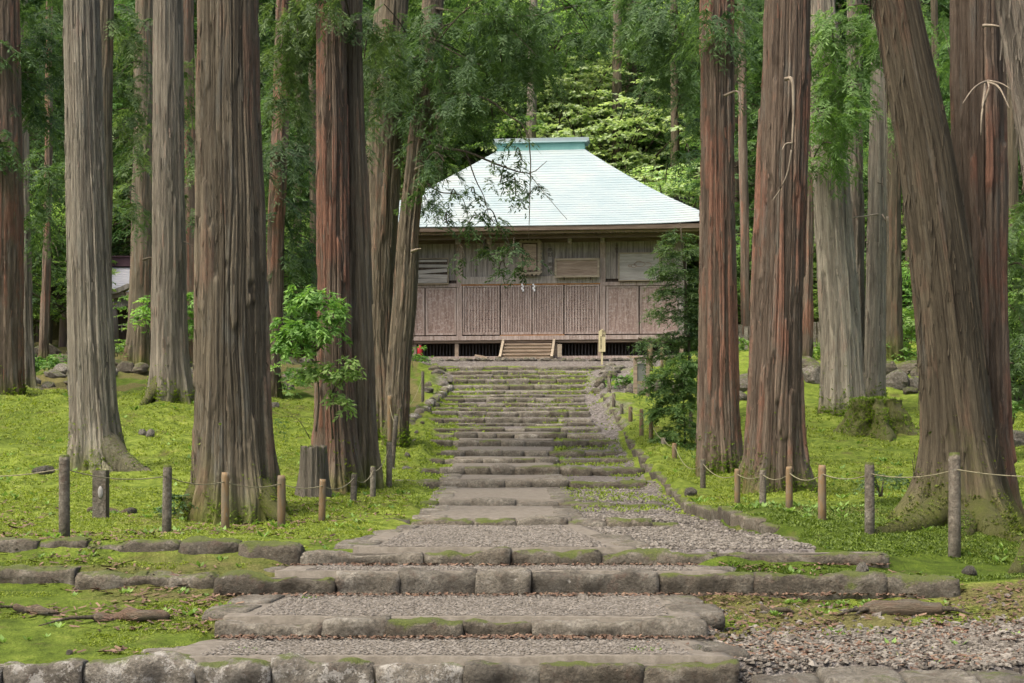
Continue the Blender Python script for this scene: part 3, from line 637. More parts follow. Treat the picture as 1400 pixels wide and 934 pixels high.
def crown_meshes(c, leaf):
    (V, Q, t), wd, tr = c
    lo = mesh('foliage', V, Q, None, LF[leaf], False, {'tint': t})
    def bk(g, nm):
        v, q, tt = g; me = mesh(nm, v, q, tt, BK['dark'], True, {'bk': np.stack([v[:, 0]*3, v[:, 1]*3, v[:, 2]], 1), 'foot': np.zeros(len(v))}); return me
    return lo, bk(wd, 'branches'), bk(tr, 'trunk')
CR = [crown_meshes(cedar_crown(1, 17, 2.5, 3.3, 120, 4, .25, .055, 70), 'cedar'),
      crown_meshes(cedar_crown(2, 19, 4, 3.0, 120, 4, .25, .055, 68), 'cedar'),
      crown_meshes(cedar_crown(3, 15, 1.5, 2.8, 110, 4, .23, .05, 72), 'cedar2'),
      crown_meshes(cedar_crown(4, 17, 5, 3.4, 115, 4, .25, .055, 70), 'cedar2')]
BR = [crown_meshes(broad_crown(5, 8, 1.5, 3.4, 60, 6, .17, .10, 62), 'maple'),
      crown_meshes(broad_crown(6, 7, 1.0, 3.0, 60, 6, .16, .10, 60), 'fresh'),
      crown_meshes(broad_crown(8, 9, 2.0, 3.6, 60, 6, .17, .10, 62), 'fresh')]
LM = [(2, 'reddish cedar at the left edge'), (120, 'pale straight cedar'), (230, 'slim grey cedar'), (315, 'huge furrowed cedar'), (468, 'double-stemmed cedar'), (540, 'leaning brown cedar'), (745, 'shrine ridge'), (982, 'fluted cedar'), (1062, 'broad red-brown cedar'), (1145, 'pale-footed cedar'), (1280, 'enormous leaning cedar'), (1345, 'upright red-brown stem')]
def between(px, D=None, far=58):
    d = '' if D is None else (' further back' if D > far else ' nearer')
    if px <= 2: return 'left of the reddish edge cedar'+d
    if px >= 1345: return 'at the far right edge'+d
    for (a, n), (b, m_) in zip(LM[:-1], LM[1:]):
        if a <= px < b: return 'just right of the %s%s' % (n, d) if px-a < b-px else 'just left of the %s%s' % (m_, d)
def plant_tree(kind, x, y, s, label, group, name='cedar_tree', cat='tree', hs=1.0, trunkm=None):
    lo, wd, tr = kind
    t = empty(name, (x, y, gz(x, y)-.1), random.uniform(0, 6.28), label=label, cat=cat, group=group); t.scale = (s, s, s*hs)
    link('crown', lo, t); link('branches', wd, t); link('trunk', tr, t); return t
# the forest on the hill behind the shrine
rf = np.random.default_rng(99); pts = []
for D in np.arange(61, 128, 5.6):
    for u in np.arange(-.62, .63, 5.6/D):
        D_ = D+rf.uniform(-2, 2); u_ = u+rf.uniform(-1.8, 1.8)/D; px = 700+u_*F
        if D_ < 70 and 520 < px < 980: continue
        pts.append((u_*D_, D_, px))
for x, y, px in pts:
    mid = 640 < px < 960
    if mid and y > 72 and rf.uniform() < .75 and y < 112:
        plant_tree(BR[int(rf.integers(0, 3))], x, y, rf.uniform(1.2, 1.7), 'light green broadleaved tree among the cedars on the hillside behind the shrine roof', 'broadleaved trees on the hillside', 'broadleaved_tree')
    else:
        plant_tree(CR[int(rf.integers(0, 4))], x, y, rf.uniform(.85, 1.25), 'dark green cedar in the dense forest on the slope behind the shrine', 'cedars in the forest on the slope')
# pale maples just behind the roof
for px, D, s, k in [(800, 64, 1.25, 0), (870, 63, 1.2, 0), (925, 62, 1.2, 0), (730, 66, 1.2, 0), (660, 65, 1.1, 1), (965, 64, 1.0, 0), (840, 70, 1.55, 0), (770, 72, 1.5, 0), (895, 72, 1.35, 1), (600, 66, 1.2, 1), (700, 76, 1.5, 2)]:
    plant_tree(BR[k], (px-700)/F*D, D, s, 'pale yellow-green maple behind the shrine roof, '+('low %d' % 0 if False else ('towards its left hip' if px < 690 else 'above its ridge' if px < 800 else 'above its right hip' if px < 880 else 'beyond its right end'))+(', further up' if D > 68 else ', close to the roof'), 'maples behind the shrine roof', 'maple_tree')
# understorey left and right of the shrine
for px, D, s, k in [(20, 50, .6, 1), (70, 48, .65, 2), (215, 41, .35, 1), (265, 44, .55, 2), (330, 50, .7, 1), (385, 46, .5, 2), (60, 56, .9, 2), (250, 60, .8, 1), (420, 52, .7, 2),
                    (1030, 52, .5, 2), (1090, 54, .7, 1), (1150, 50, .45, 2), (1235, 42, .42, 1), (1290, 48, .6, 2), (1350, 46, .6, 1), (1395, 40, .6, 1), (1240, 56, .8, 1), (1180, 58, .8, 2), (1385, 30, .33, 2), (1410, 35, .5, 2), (990, 56, .7, 1)]:
    side = 'left' if px < 700 else 'right'
    plant_tree(BR[k], (px-700)/F*D, D, s, 'bright green undergrowth shrub '+between(px, D, 49), 'undergrowth shrubs on the %s' % side, 'shrub', 'shrub')
for px, D, s, k in [(30, 52, .8, 0), (90, 66, 1, 2), (150, 67, .9, 3), (200, 64, 1, 0), (300, 55, .8, 2), (340, 60, 1, 1), (400, 56, .9, 2), (450, 60, 1, 0), (500, 58, .9, 2),
                    (1010, 58, .9, 0), (1060, 56, .85, 2), (1130, 60, .9, 0), (1200, 54, .8, 2), (1260, 58, .9, 1), (1320, 54, .8, 2), (1370, 50, .75, 0), (1420, 46, .7, 2), (1395, 58, 1, 1), (-10, 44, .7, 0), (380, 44, .55, 2)]:
    side = 'left' if px < 700 else 'right'
    plant_tree(CR[k], (px-700)/F*D, D, s, 'small cedar with low foliage '+between(px, D, 57), 'small cedars behind the big trunks on the %s' % side)

tuftd_m = leaf_mat('deep_moss_tufts', (.05, .08, .012), (.15, .2, .03), .3, 0)
def blades(name, P, hgt, m, nb, seed, label, cat, wd=.25, outw=.6, lean=(0, 0)):
    rg = np.random.default_rng(seed); N = len(P)*nb; p = np.repeat(P, nb, 0); h = np.repeat(hgt, nb)*rg.uniform(.5, 1.2, N)
    a = rg.uniform(0, 2*pi, N); d = np.stack([np.cos(a)*outw, np.sin(a)*outw, np.ones(N)], 1)*h[:, None]; s = np.stack([-np.sin(a), np.cos(a), np.zeros(N)], 1)*(h*wd)[:, None]
    p = p+np.stack([np.cos(a), np.sin(a), np.zeros(N)], 1)*(h*.2)[:, None]
    V = np.stack([p, p+d*.55+s, p+d, p+d*.55-s], 1).reshape(-1, 3); t = np.repeat(np.clip(np.repeat(rg.uniform(0, 1, len(P))**1.3, nb)+rg.normal(0, .1, N), 0, 1), 4)
    o = put(name, V, np.arange(4*N).reshape(-1, 4), None, m, None, False, {'tint': t}, base=P[0]); tag(o, label, cat, kind='stuff'); return o
# ------------------------------------------------------------------ the great cedar trunks
def trunk_geo(path, D, zb, ztop, flare, fh, seed, nth, dz, ridge=.022, lobes=5, depth_lean=0, strip=.055):
    pz = np.array([CZ+(YH-p[1])/F*D for p in path]); pxx = np.array([(p[0]-700)/F*D for p in path]); pr = np.array([p[2]/2*.95/F*D for p in path])
    zvis = CZ+YH/F*D+.3
    z = np.concatenate([np.arange(zb-.35, zvis, dz), np.arange(max(zvis, zb), ztop, .8)])
    o = np.argsort(pz); pz, pxx, pr = pz[o], pxx[o], pr[o]
    # continue the lean above the frame
    sl = (pxx[-1]-pxx[-2])/(pz[-1]-pz[-2]); cx = np.interp(z, pz, pxx)+np.where(z > pz[-1], (z-pz[-1])*sl, 0)+np.where(z < pz[0], (z-pz[0])*(pxx[1]-pxx[0])/(pz[1]-pz[0])*.5, 0)
    rr = np.interp(z, pz, pr)*np.where(z > pz[-1], np.clip(1-(z-pz[-1])/(ztop-pz[-1]+1)*.75, .1, 1), 1)
    cx = np.convolve(np.pad(cx, 6, 'edge'), np.ones(13)/13, 'valid')
    th = np.linspace(0, 2*pi, nth, endpoint=False); T, Zg = np.meshgrid(th, z); Rg = rr[:, None]+0*T; rm = pr.mean()
    e = np.exp(-np.clip(Zg-zb, -.4, 99)/fh)
    lob = .75*fbm(np.cos(T)*lobes*.35+seed, np.sin(T)*lobes*.35, Zg*.15, seed, 2)*2+.35*np.cos(lobes*T+seed+.6*Zg)
    rad = Rg*(1+flare*e*(1+.9*lob)+.035*fbm(np.cos(T)*1.5, np.sin(T)*1.5+seed, Zg*.25, seed+1, 2))
    arc = T*rm
    # bark in long vertical strips
    wp = arc+.06*fbm(np.cos(T)*2, np.sin(T)*2, Zg*.35, seed+2, 2)+.007*fbm(np.cos(T)*6, np.sin(T)*6, Zg*1.5, seed+4, 2)
    ncell = max(8, round(2*pi*rm/strip)); s = wp/(2*pi*rm)*ncell; ci = np.floor(s); f = s-ci; ci = np.mod(ci, ncell)
    seg = np.floor(Zg/1.3+_h(ci, ci*0, ci*0, seed)*9+.15*vn(T*9, Zg*5, 0, seed)); off = _h(ci, seg, ci*0, seed+7)
    groove = np.clip(np.minimum(f, 1-f)/.16, 0, 1)**.6
    dsp = ridge*(groove*(.9+.6*off)+1.1*off-1.5)+ridge*.5*fbm(np.cos(T)*9, np.sin(T)*9, Zg*1.3, seed+11, 3)
    s2 = s*2.7+vn(T*4, Zg*1.2, 0, seed+13)*.7; f2 = s2-np.floor(s2); dsp = dsp+ridge*.4*np.clip(np.minimum(f2, 1-f2)/.3, 0, 1)
    dsp = dsp+(e*.09)*fbm(np.cos(T)*6, np.sin(T)*6, Zg*2.5, seed+17, 4)-e*.05*np.abs(fbm(np.cos(T)*4, np.sin(T)*4, Zg*.6, seed+19, 2))*3
    rad = rad+dsp
    Xc = cx[:, None]+rad*np.cos(T); Yc = D+depth_lean*(Zg-zb)+rad*np.sin(T)
    V = np.stack([Xc, Yc, Zg], -1).reshape(-1, 3); n = len(z); i = np.arange(n-1)[:, None]*nth; j = np.arange(nth)[None]; jn = (j+1) % nth
    Q = np.stack([i+j, i+jn, i+nth+jn, i+nth+j], -1).reshape(-1, 4)
    jj = np.arange(nth); V = np.vstack([V, [cx[-1], D+depth_lean*(z[-1]-zb), z[-1]+.05]]); Tt = np.stack([(n-1)*nth+jj, (n-1)*nth+(jj+1) % nth, np.full(nth, n*nth)], 1)
    bk = np.stack([rm*np.cos(T), rm*np.sin(T), Zg], -1).reshape(-1, 3)+seed*3.1; bk = np.vstack([bk, bk[-1]])
    foot = np.append((np.exp(-np.clip(Zg-zb, 0, 99)/.55)*.62).ravel(), 0)
    cell = np.append(off.ravel(), 0)
    return V, Q, Tt, bk, (foot, cell)
TREES = {}
def flakes(t, V, n, seed, m, big=1.0, zmax=6.6):
    rg = np.random.default_rng(seed); V = V[:-1]; c = V[:, :2].mean(0); ok = (V[:, 2] < CZ+zmax) & (V[:, 2] > t.location.z+.25)
    V = V[ok]; k = rg.integers(0, len(V), n); p = V[k]; zc = p[:, 2]
    # outward direction from the local axis
    order = np.argsort(V[:, 2]); zs = V[order, 2]; bins = np.linspace(zs[0], zs[-1], 20); ax = np.array([V[(V[:, 2] >= a) & (V[:, 2] <= b+.01)][:, :2].mean(0) for a, b in zip(bins[:-1], bins[1:])])
    axp = np.stack([np.interp(zc, (bins[:-1]+bins[1:])/2, ax[:, i]) for i in (0, 1)], 1); o = p[:, :2]-axp; o /= np.linalg.norm(o, axis=1)[:, None]; o = np.c_[o, np.zeros(n)]; s_ = np.stack([-o[:, 1], o[:, 0], np.zeros(n)], 1)
    L = big*rg.uniform(.04, .22, n); w_ = rg.uniform(.003, .011, n)*big; up = rg.choice([-1, 1], n, p=[.7, .3]); pe = rg.uniform(.004, .018, n)*big; sh = rg.normal(0, .012, n)
    rows = []
    for f, ww, oo in ((0, 1, .000), (.5, .9, .25), (1, .45, 1.0)):
        cc = p+np.array([0, 0, 1])*(up*L*f)[:, None]+o*(.004+pe*oo)[:, None]+s_*(sh*f)[:, None]
        rows += [cc-s_*(w_*ww)[:, None], cc+s_*(w_*ww)[:, None]]
    A_ = np.stack(rows, 1)+0; B_ = A_-o[:, None]*.006; Vv = np.concatenate([A_, B_], 1).reshape(-1, 3)
    q = np.array([(0, 1, 3, 2), (2, 3, 5, 4), (6, 8, 9, 7), (8, 10, 11, 9), (4, 5, 11, 10), (0, 2, 8, 6), (2, 4, 10, 8), (1, 7, 9, 3), (3, 9, 11, 5)])
    Q = (q[None]+np.arange(n)[:, None, None]*12).reshape(-1, 4)
    ob = put('bark_flakes', Vv, Q, None, m, t, False, {'bk': Vv*1.0, 'foot': np.zeros(len(Vv)), 'cell': np.repeat(rg.uniform(0, 1, n), 12)}); ob['kind'] = 'stuff'
def big_tree(key, label, D, path, bark, flare=.35, fh=.5, seed=1, ztop=None, nth=120, dz=.06, ridge=.022, lobes=5, group=None, lean=0, strip=.055, zb=None):
    bx = (path[0][0]-700)/F*D; zb = gz(bx, D) if zb is None else zb; ztop = ztop or (zb+max(16, YH/F*D+5))
    t = empty('cedar_tree', (bx, D, zb), label=label, cat='tree', group=group)
    V, Q, T, bk, ft = trunk_geo(path, D, zb, ztop, flare, fh, seed, nth, dz, ridge, lobes, lean, strip)
    put('trunk', V, Q, T, BK[bark], t, True, {'bk': bk, 'foot': ft[0], 'cell': ft[1]}); TREES[key] = t
    if D < 31 and key[0] != 'b': flakes(t, V, int(pr_[2]*22 if False else 520 if D < 16 else 420 if D < 24 else 240), seed, BK[bark], 1.0 if D < 24 else 1.6)
    if D < 31 and key[0] != 'b':
        rg = np.random.default_rng(seed+5); Vt = V[:-1]; hz = Vt[:, 2]-np.array(ground(Vt[:, 0], Vt[:, 1])); nb_ = int(np.clip(26000/D, 900, 2200)); w_ = (hz > -.02)*np.exp(-np.clip(hz, 0, 9)/.16)*(fbm(Vt[:, 0]*4, Vt[:, 1]*4, Vt[:, 2]*3, seed, 3) > -.1)
        if w_.sum() > 0:
            P = Vt[rg.choice(len(Vt), nb_, p=w_/w_.sum())]+rg.normal(0, .012, (nb_, 3)); ob = blades('foot_moss', P, (.012+.018*rg.uniform(0, 1, nb_))*max(1, D/16), tuft_m if D > 14 or key == 'TB' else tuftd_m, 3, seed, None, None, .3, 1.2); ob.parent = t; ob.location = np.array(ob.location)-np.array(t.location)
    return t
A = big_tree
A('TB', 'huge furrowed cedar close by on the left with mossy flaring foot behind the rope fence', 15.0, [(318, 700, 112), (317, 600, 104), (316, 500, 98), (316, 300, 91), (312, 150, 84), (312, 0, 80)], 'brown', .34, .40, 11, nth=340, dz=.04, ridge=.028, lobes=7, strip=.075)
A('TA', 'pale straight cedar behind the leftmost rope posts, root sweeping to the right', 20.0, [(132, 640, 66), (128, 560, 62), (124, 450, 61), (119, 300, 56), (115, 150, 50), (111, 0, 47)], 'pale', .45, .45, 22, nth=230, dz=.05, ridge=.018, lobes=4)
A('TF', 'slim grey cedar between the pale one and the huge furrowed one', 27.0, [(234, 540, 56), (232, 480, 50), (231, 350, 45), (230, 200, 42), (230, 0, 39)], 'grey', .35, .4, 33, nth=110, dz=.07, ridge=.018)
A('TC', 'red-streaked double-stemmed cedar behind the hollow stump', 19.2, [(462, 650, 62), (458, 560, 52), (457, 450, 46), (455, 300, 42), (454, 150, 40), (453, 0, 38)], 'red', .32, .4, 44, nth=200, dz=.055, ridge=.024, lobes=5)
T2 = TREES['TC']
V, Q, T, bk, ft = trunk_geo([(492, 640, 50), (490, 560, 46), (488, 450, 44), (484, 300, 38), (480, 150, 34), (478, 0, 32)], 19.5, gz(-2.1, 19.5), 15, .25, .4, 45, 130, .05, .022, 5)
put('stem', V, Q, T, BK['brown'], T2, True, {'bk': bk, 'foot': ft[0], 'cell': ft[1]})['label'] = 'brown right-hand stem'
A('TD', 'tall brown cedar leaning right, left of the stairs beside the thinner leaning one', 27.0, [(520, 552, 36), (519, 480, 31), (520, 420, 33), (523, 300, 41), (526, 200, 50), (532, 60, 46), (536, 0, 44)], 'brown', .2, .4, 55, nth=110, dz=.07)
A('TE', 'dark cedar leaning right, its branches hanging over the left of the shrine roof', 26.0, [(543, 556, 34), (545, 500, 31), (553, 420, 31), (560, 300, 28), (572, 200, 30), (583, 120, 29), (592, 0, 26)], 'brown', .15, .4, 66, nth=110, dz=.07)
A('T1', 'reddish cedar cut by the left edge of the picture', 27.5, [(2, 545, 60), (3, 400, 56), (4, 250, 52), (3, 100, 48), (2, 0, 46)], 'red', .2, .4, 77, nth=100, dz=.08)
A('T2', 'thin grey cedar right behind the reddish one at the left edge', 35.0, [(34, 490, 26), (32, 400, 22), (30, 250, 18), (29, 0, 15)], 'grey', .3, .4, 88, nth=60, dz=.12)
A('T3', 'very thin dark red trunk in front of the torii', 42.0, [(60, 480, 12), (63, 380, 11), (66, 250, 9), (68, 0, 7)], 'red', .2, .4, 89, nth=40, dz=.15)
A('T4', 'grey cedar half hidden behind the pale straight one', 32.0, [(137, 520, 28), (139, 400, 26), (141, 200, 24), (143, 0, 22)], 'brown', .25, .4, 90, nth=70, dz=.1)
A('T5', 'brown cedar in front of the small hall on the left', 40.0, [(190, 490, 36), (193, 400, 31), (196, 250, 29), (199, 0, 26)], 'brown', .3, .5, 91, nth=70, dz=.12)
A('T6', 'thin red cedar just behind the slim grey one', 41.0, [(264, 490, 18), (262, 350, 16), (259, 150, 15), (257, 0, 14)], 'red', .2, .4, 92, nth=44, dz=.15)
A('T7', 'red-based cedar between the huge furrowed one and the double-stemmed one', 31.0, [(372, 536, 24), (374, 450, 22), (378, 300, 22), (384, 150, 21), (388, 0, 19)], 'red', .2, .4, 93, nth=70, dz=.1)
A('R1', 'red-brown cedar just right of the shrine, fluted straight trunk', 21.5, [(983, 640, 62), (982, 560, 55), (982, 450, 50), (981, 300, 45), (980, 150, 44), (980, 0, 44)], 'red', .22, .4, 101, nth=220, dz=.055, ridge=.024, lobes=5)
A('R2', 'broad red-brown cedar with a long bent dead branch hanging from it', 18.0, [(1056, 665, 84), (1058, 580, 74), (1062, 450, 70), (1067, 300, 66), (1072, 150, 64), (1077, 0, 62)], 'red', .3, .4, 102, nth=280, dz=.045, ridge=.026, lobes=6, strip=.07)
A('R3', 'pale-footed cedar behind the mossy stump, leaning left as it rises', 29.0, [(1152, 560, 62), (1150, 480, 56), (1144, 380, 54), (1138, 280, 50), (1130, 150, 44), (1122, 0, 40)], 'pale', .22, .35, 103, nth=110, dz=.07, ridge=.022)
A('R4', 'straight grey cedar hard against the pale-footed one', 30.5, [(1172, 540, 26), (1170, 400, 23), (1169, 250, 20), (1168, 0, 18)], 'grey', .1, .4, 104, nth=60, dz=.1)
A('R5', 'slender pale cedar with peeling bark and a dead side spike', 30.0, [(1196, 552, 30), (1197, 450, 28), (1199, 300, 26), (1201, 150, 22), (1202, 0, 18)], 'pale', .08, .3, 105, nth=80, dz=.08, ridge=.012)
A('R6', 'dark slender cedar behind the peeling one', 38.0, [(1221, 500, 25), (1221, 400, 23), (1221, 250, 20), (1220, 0, 18)], 'dark', .15, .4, 106, nth=50, dz=.12)
A('R7', 'thin cedar seen between the broad red-brown and the pale-footed ones', 37.0, [(1103, 500, 15), (1104, 400, 14), (1105, 250, 13), (1107, 0, 12)], 'red', .15, .4, 107, nth=40, dz=.15)
A('RL', 'enormous leaning cedar on the right with smooth dark bark and mossy buttress roots', 13.6, [(1318, 700, 118), (1311, 600, 100), (1300, 480, 90), (1290, 380, 86), (1264, 200, 76), (1240, 80, 68), (1224, 0, 64)], 'dark', .45, .36, 108, nth=320, dz=.04, ridge=.010, lobes=6, strip=.06)
T2 = TREES['RL']
V, Q, T, bk, ft = trunk_geo([(1352, 690, 70), (1349, 600, 56), (1346, 480, 54), (1343, 380, 58), (1338, 200, 72), (1336, 80, 72), (1336, 0, 72)], 14.1, gz(4.7, 14.1), 12, .35, .42, 109, 190, .038, .03, 5, 0, .075)
put('stem', V, Q, T, BK['red'], T2, True, {'bk': bk, 'foot': ft[0], 'cell': ft[1]})['label'] = 'upright red-brown second stem behind the leaning one'
A('RN', 'cedar leaning out past the right edge, seen only at the top corner', 12.0, [(1500, 700, 100), (1470, 480, 70), (1440, 280, 66), (1410, 100, 60), (1392, 0, 56)], 'grey', .6, .45, 110, nth=150, dz=.045)
# thin forest trunks further back
bt = [(15, 55, 'dark', 14), (100, 50, 'red', 12), (300, 52, 'dark', 14), (345, 48, 'red', 12), (405, 50, 'dark', 13), (430, 46, 'dark', 12), (600, 64, 'dark', 13), (722, 68, 'grey', 16),
      (842, 70, 'brown', 16), (860, 74, 'dark', 14), (925, 66, 'dark', 14), (1020, 50, 'red', 13), (1135, 48, 'dark', 15), (1245, 50, 'dark', 15), (1282, 46, 'dark', 12), (1385, 44, 'dark', 18), (1065, 60, 'dark', 12), (1330, 52, 'dark', 12)]
for q, (px, D, b, wd) in enumerate(bt):
    bx = (px-700)/F*D; zb = gz(bx, D); py = YH-(zb-CZ)*F/D; sh = random.uniform(-8, 8)
    sd = ('left of the shrine' if px < 560 else 'right of the shrine' if px > 960 else 'behind the shrine roof')
    A('b%d' % q, 'thin forest trunk '+between(px, D, 53), D, [(px, py, wd), (px+sh*.5, py-250, wd*.85), (px+sh, -20, wd*.7)], b, .15, .4, 200+q, nth=20, dz=.4, group='thin trunks in the forest %s' % sd)

# ------------------------------------------------------------------ hanging foliage and branches on the nearer trees
def mass(key, spots, leaf='near', lL=.13, lW=.035, n=70, length=.55, seed=0, depth=1.0, droop=.7):
    rg = np.random.default_rng(seed); P = []; O = []; t = TREES[key]; tw = MB()
    for px, py, D, rx, ry, npd in spots:
        c = W(px, py, D); m = F/D
        for q in range(npd):
            a = rg.uniform(0, 2*pi); r_ = rg.uniform(0, 1)**.5
            p = c+np.array([cos(a)*r_*rx/m, rg.uniform(-depth, depth), sin(a)*r_*ry/m]); P.append(p)
            d = rg.normal(0, 1, 3)*[1, .7, .25]+[0, 0, -.2]; O.append(d)
        # boughs carrying the sprays
        for q in range(max(1, npd//12)):
            a = np.array(P[-1-q*3]); b = np.array(P[-2-q*3]); s = np.linspace(0, 1, 6)[:, None]
            tw.tube(a+(b-a)*s+np.array([0, 0, .15])*np.sin(s*pi), .012, 4, False)
    V, Q, tt = sprays(np.array(P), unit(O), n, length, lL, lW, droop, 5, .9, rg, .2)
    put('foliage', V, Q, None, LF[leaf], t, False, {'tint': tt})
    v, q_, t_ = tw.get(); put('twigs', v, q_, t_, BK['dark'], t, True, {'bk': v, 'foot': np.zeros(len(v))})
wood_m = simple('dead_wood', [(.3, (.15, .12, .085)), (.6, (.26, .22, .16)), (.8, (.36, .32, .25))], 8, bst=.4)
def branch(key, pts, r0, r1=.004, m=None, n=16, name='branch'):
    P = curve([W(*p) for p in pts], n); v, q, t = tube(P, np.linspace(r0, r1, n), 7)
    mm = m or BK['brown']; return put(name, v, q, t, mm, TREES[key], True, {'bk': v*3, 'foot': np.zeros(len(v))})
# over the shrine roof
for pts, r0 in [([(572, 150, 26), (587, 196, 25.6), (637, 207, 25), (680, 225, 24.6), (723, 237, 24.3), (748, 220, 24.2)], .035),
                ([(575, 130, 26), (623, 128, 25.5), (666, 136, 25), (694, 157, 24.7), (723, 186, 24.4), (724, 285, 24.3), (722, 330, 24.3)], .028),
                ([(637, 207, 25), (650, 245, 24.9), (662, 270, 24.8), (669, 300, 24.7)], .014), ([(578, 60, 26), (598, 61, 25.6), (641, 82, 25.2), (660, 90, 25)], .03),
                ([(585, 10, 26), (637, 18, 25.4), (680, 23, 25), (712, 54, 24.6), (735, 78, 24.4)], .03), ([(723, 237, 24.3), (745, 265, 24.2), (775, 300, 24.1)], .007),
                ([(680, 23, 25), (740, 20, 24.7), (770, 8, 24.5)], .018), ([(570, 240, 26), (600, 262, 25.6), (630, 268, 25.4), (640, 300, 25.3)], .016),
                ([(690, 330, 24.6), (712, 352, 24.5), (725, 372, 24.5)], .005), ([(660, 290, 24.8), (690, 320, 24.7), (700, 350, 24.6)], .008)]:
    branch('TE', pts, r0)
mass('TE', [(703, 215, 24.4, 12, 18, 5), (718, 255, 24.3, 22, 12, 8), (690, 242, 24.5, 14, 10, 4), (672, 238, 24.6, 10, 10, 3), (648, 262, 24.9, 14, 10, 4), (676, 298, 24.7, 26, 12, 10), (625, 275, 25.3, 12, 14, 5),
            (640, 306, 25, 24, 8, 7), (600, 300, 25.5, 14, 8, 2), (695, 335, 24.6, 18, 14, 8), (718, 362, 24.5, 14, 12, 5), (655, 340, 24.8, 14, 12, 4), (628, 352, 24.9, 10, 8, 2), (702, 192, 24.4, 14, 6, 3), (690, 370, 24.6, 14, 8, 3)], n=60, length=.34, lL=.085, lW=.022, seed=1, depth=.4, droop=.6)
mass('TE', [(600, 240, 25.5, 22, 22, 16), (590, 190, 25.7, 26, 30, 18), (560, 120, 26, 40, 50, 60), (545, 60, 26, 60, 60, 70), (620, 130, 25.5, 50, 40, 44), (640, 60, 25.4, 70, 60, 84), (580, 265, 25.8, 12, 16, 6), (715, 30, 25.3, 50, 40, 50), (690, 110, 25.4, 40, 30, 22), (770, 40, 27, 50, 35, 36), (745, 75, 27, 30, 26, 14), (660, 20, 25.5, 70, 26, 40), (820, 15, 28, 60, 20, 26), (700, 75, 25.5, 40, 24, 18), (650, 150, 25.6, 36, 24, 18)], n=125, length=.5, lL=0.104, lW=0.017, seed=2, depth=1.3)
mass('TC', [(405, 60, 21, 34, 50, 50), (395, 130, 21, 26, 26, 22), (420, 15, 20, 40, 30, 40), (468, 8, 18.7, 30, 14, 14), (520, 90, 21, 26, 60, 40), (500, 175, 23, 12, 40, 10)], n=125, length=.42, lL=0.095, lW=0.016, seed=3)
mass('T7', [(395, 250, 31, 28, 60, 30), (400, 330, 32, 26, 40, 26), (380, 200, 31, 24, 30, 14), (405, 180, 32, 24, 34, 20), (350, 60, 33, 30, 50, 20)], n=125, length=.6, lL=0.133, lW=0.023, seed=4)
mass('T1', [(15, 90, 28, 34, 40, 34), (50, 120, 29, 34, 60, 44), (10, 200, 27, 18, 22, 14), (60, 40, 29, 40, 50, 44), (70, 230, 33, 26, 34, 24), (50, 300, 33, 20, 24, 14)], n=125, length=.6, lL=0.133, lW=0.023, seed=5)
mass('T4', [(165, 90, 33, 26, 60, 30), (170, 170, 33, 20, 26, 14), (175, 30, 33, 30, 40, 24), (175, 275, 35, 24, 26, 16), (190, 200, 36, 20, 60, 16), (265, 190, 38, 14, 120, 30)], n=125, length=.6, lL=0.133, lW=0.023, seed=6)
mass('R1', [(925, 20, 24, 44, 30, 40), (905, 80, 25, 30, 34, 22), (970, 20, 20.8, 30, 22, 16), (1010, 60, 24, 14, 80, 22), (1000, 10, 23, 26, 20, 16), (870, 25, 26, 44, 26, 26), (935, 130, 26, 20, 28, 10), (900, 40, 25, 50, 30, 34), (945, 75, 25, 22, 40, 20), (940, 190, 27, 14, 30, 10)], n=125, length=.5, lL=0.104, lW=0.017, seed=7)
mass('R3', [(1140, 165, 27.5, 36, 26, 34), (1150, 120, 28, 30, 30, 30), (1128, 215, 27.8, 22, 14, 12), (1170, 60, 28, 44, 50, 56), (1125, 60, 28, 24, 60, 30), (1235, 120, 34, 24, 80, 34), (1275, 60, 34, 24, 70, 24), (1190, 200, 33, 14, 40, 8)], n=125, length=.6, lL=0.123, lW=0.021, seed=8, leaf='cedar2')
mass('RN', [(1390, 380, 22, 16, 90, 50), (1385, 500, 22, 18, 50, 34), (1392, 290, 22, 10, 50, 14)], n=125, length=.4, lL=0.095, lW=0.016, seed=9)
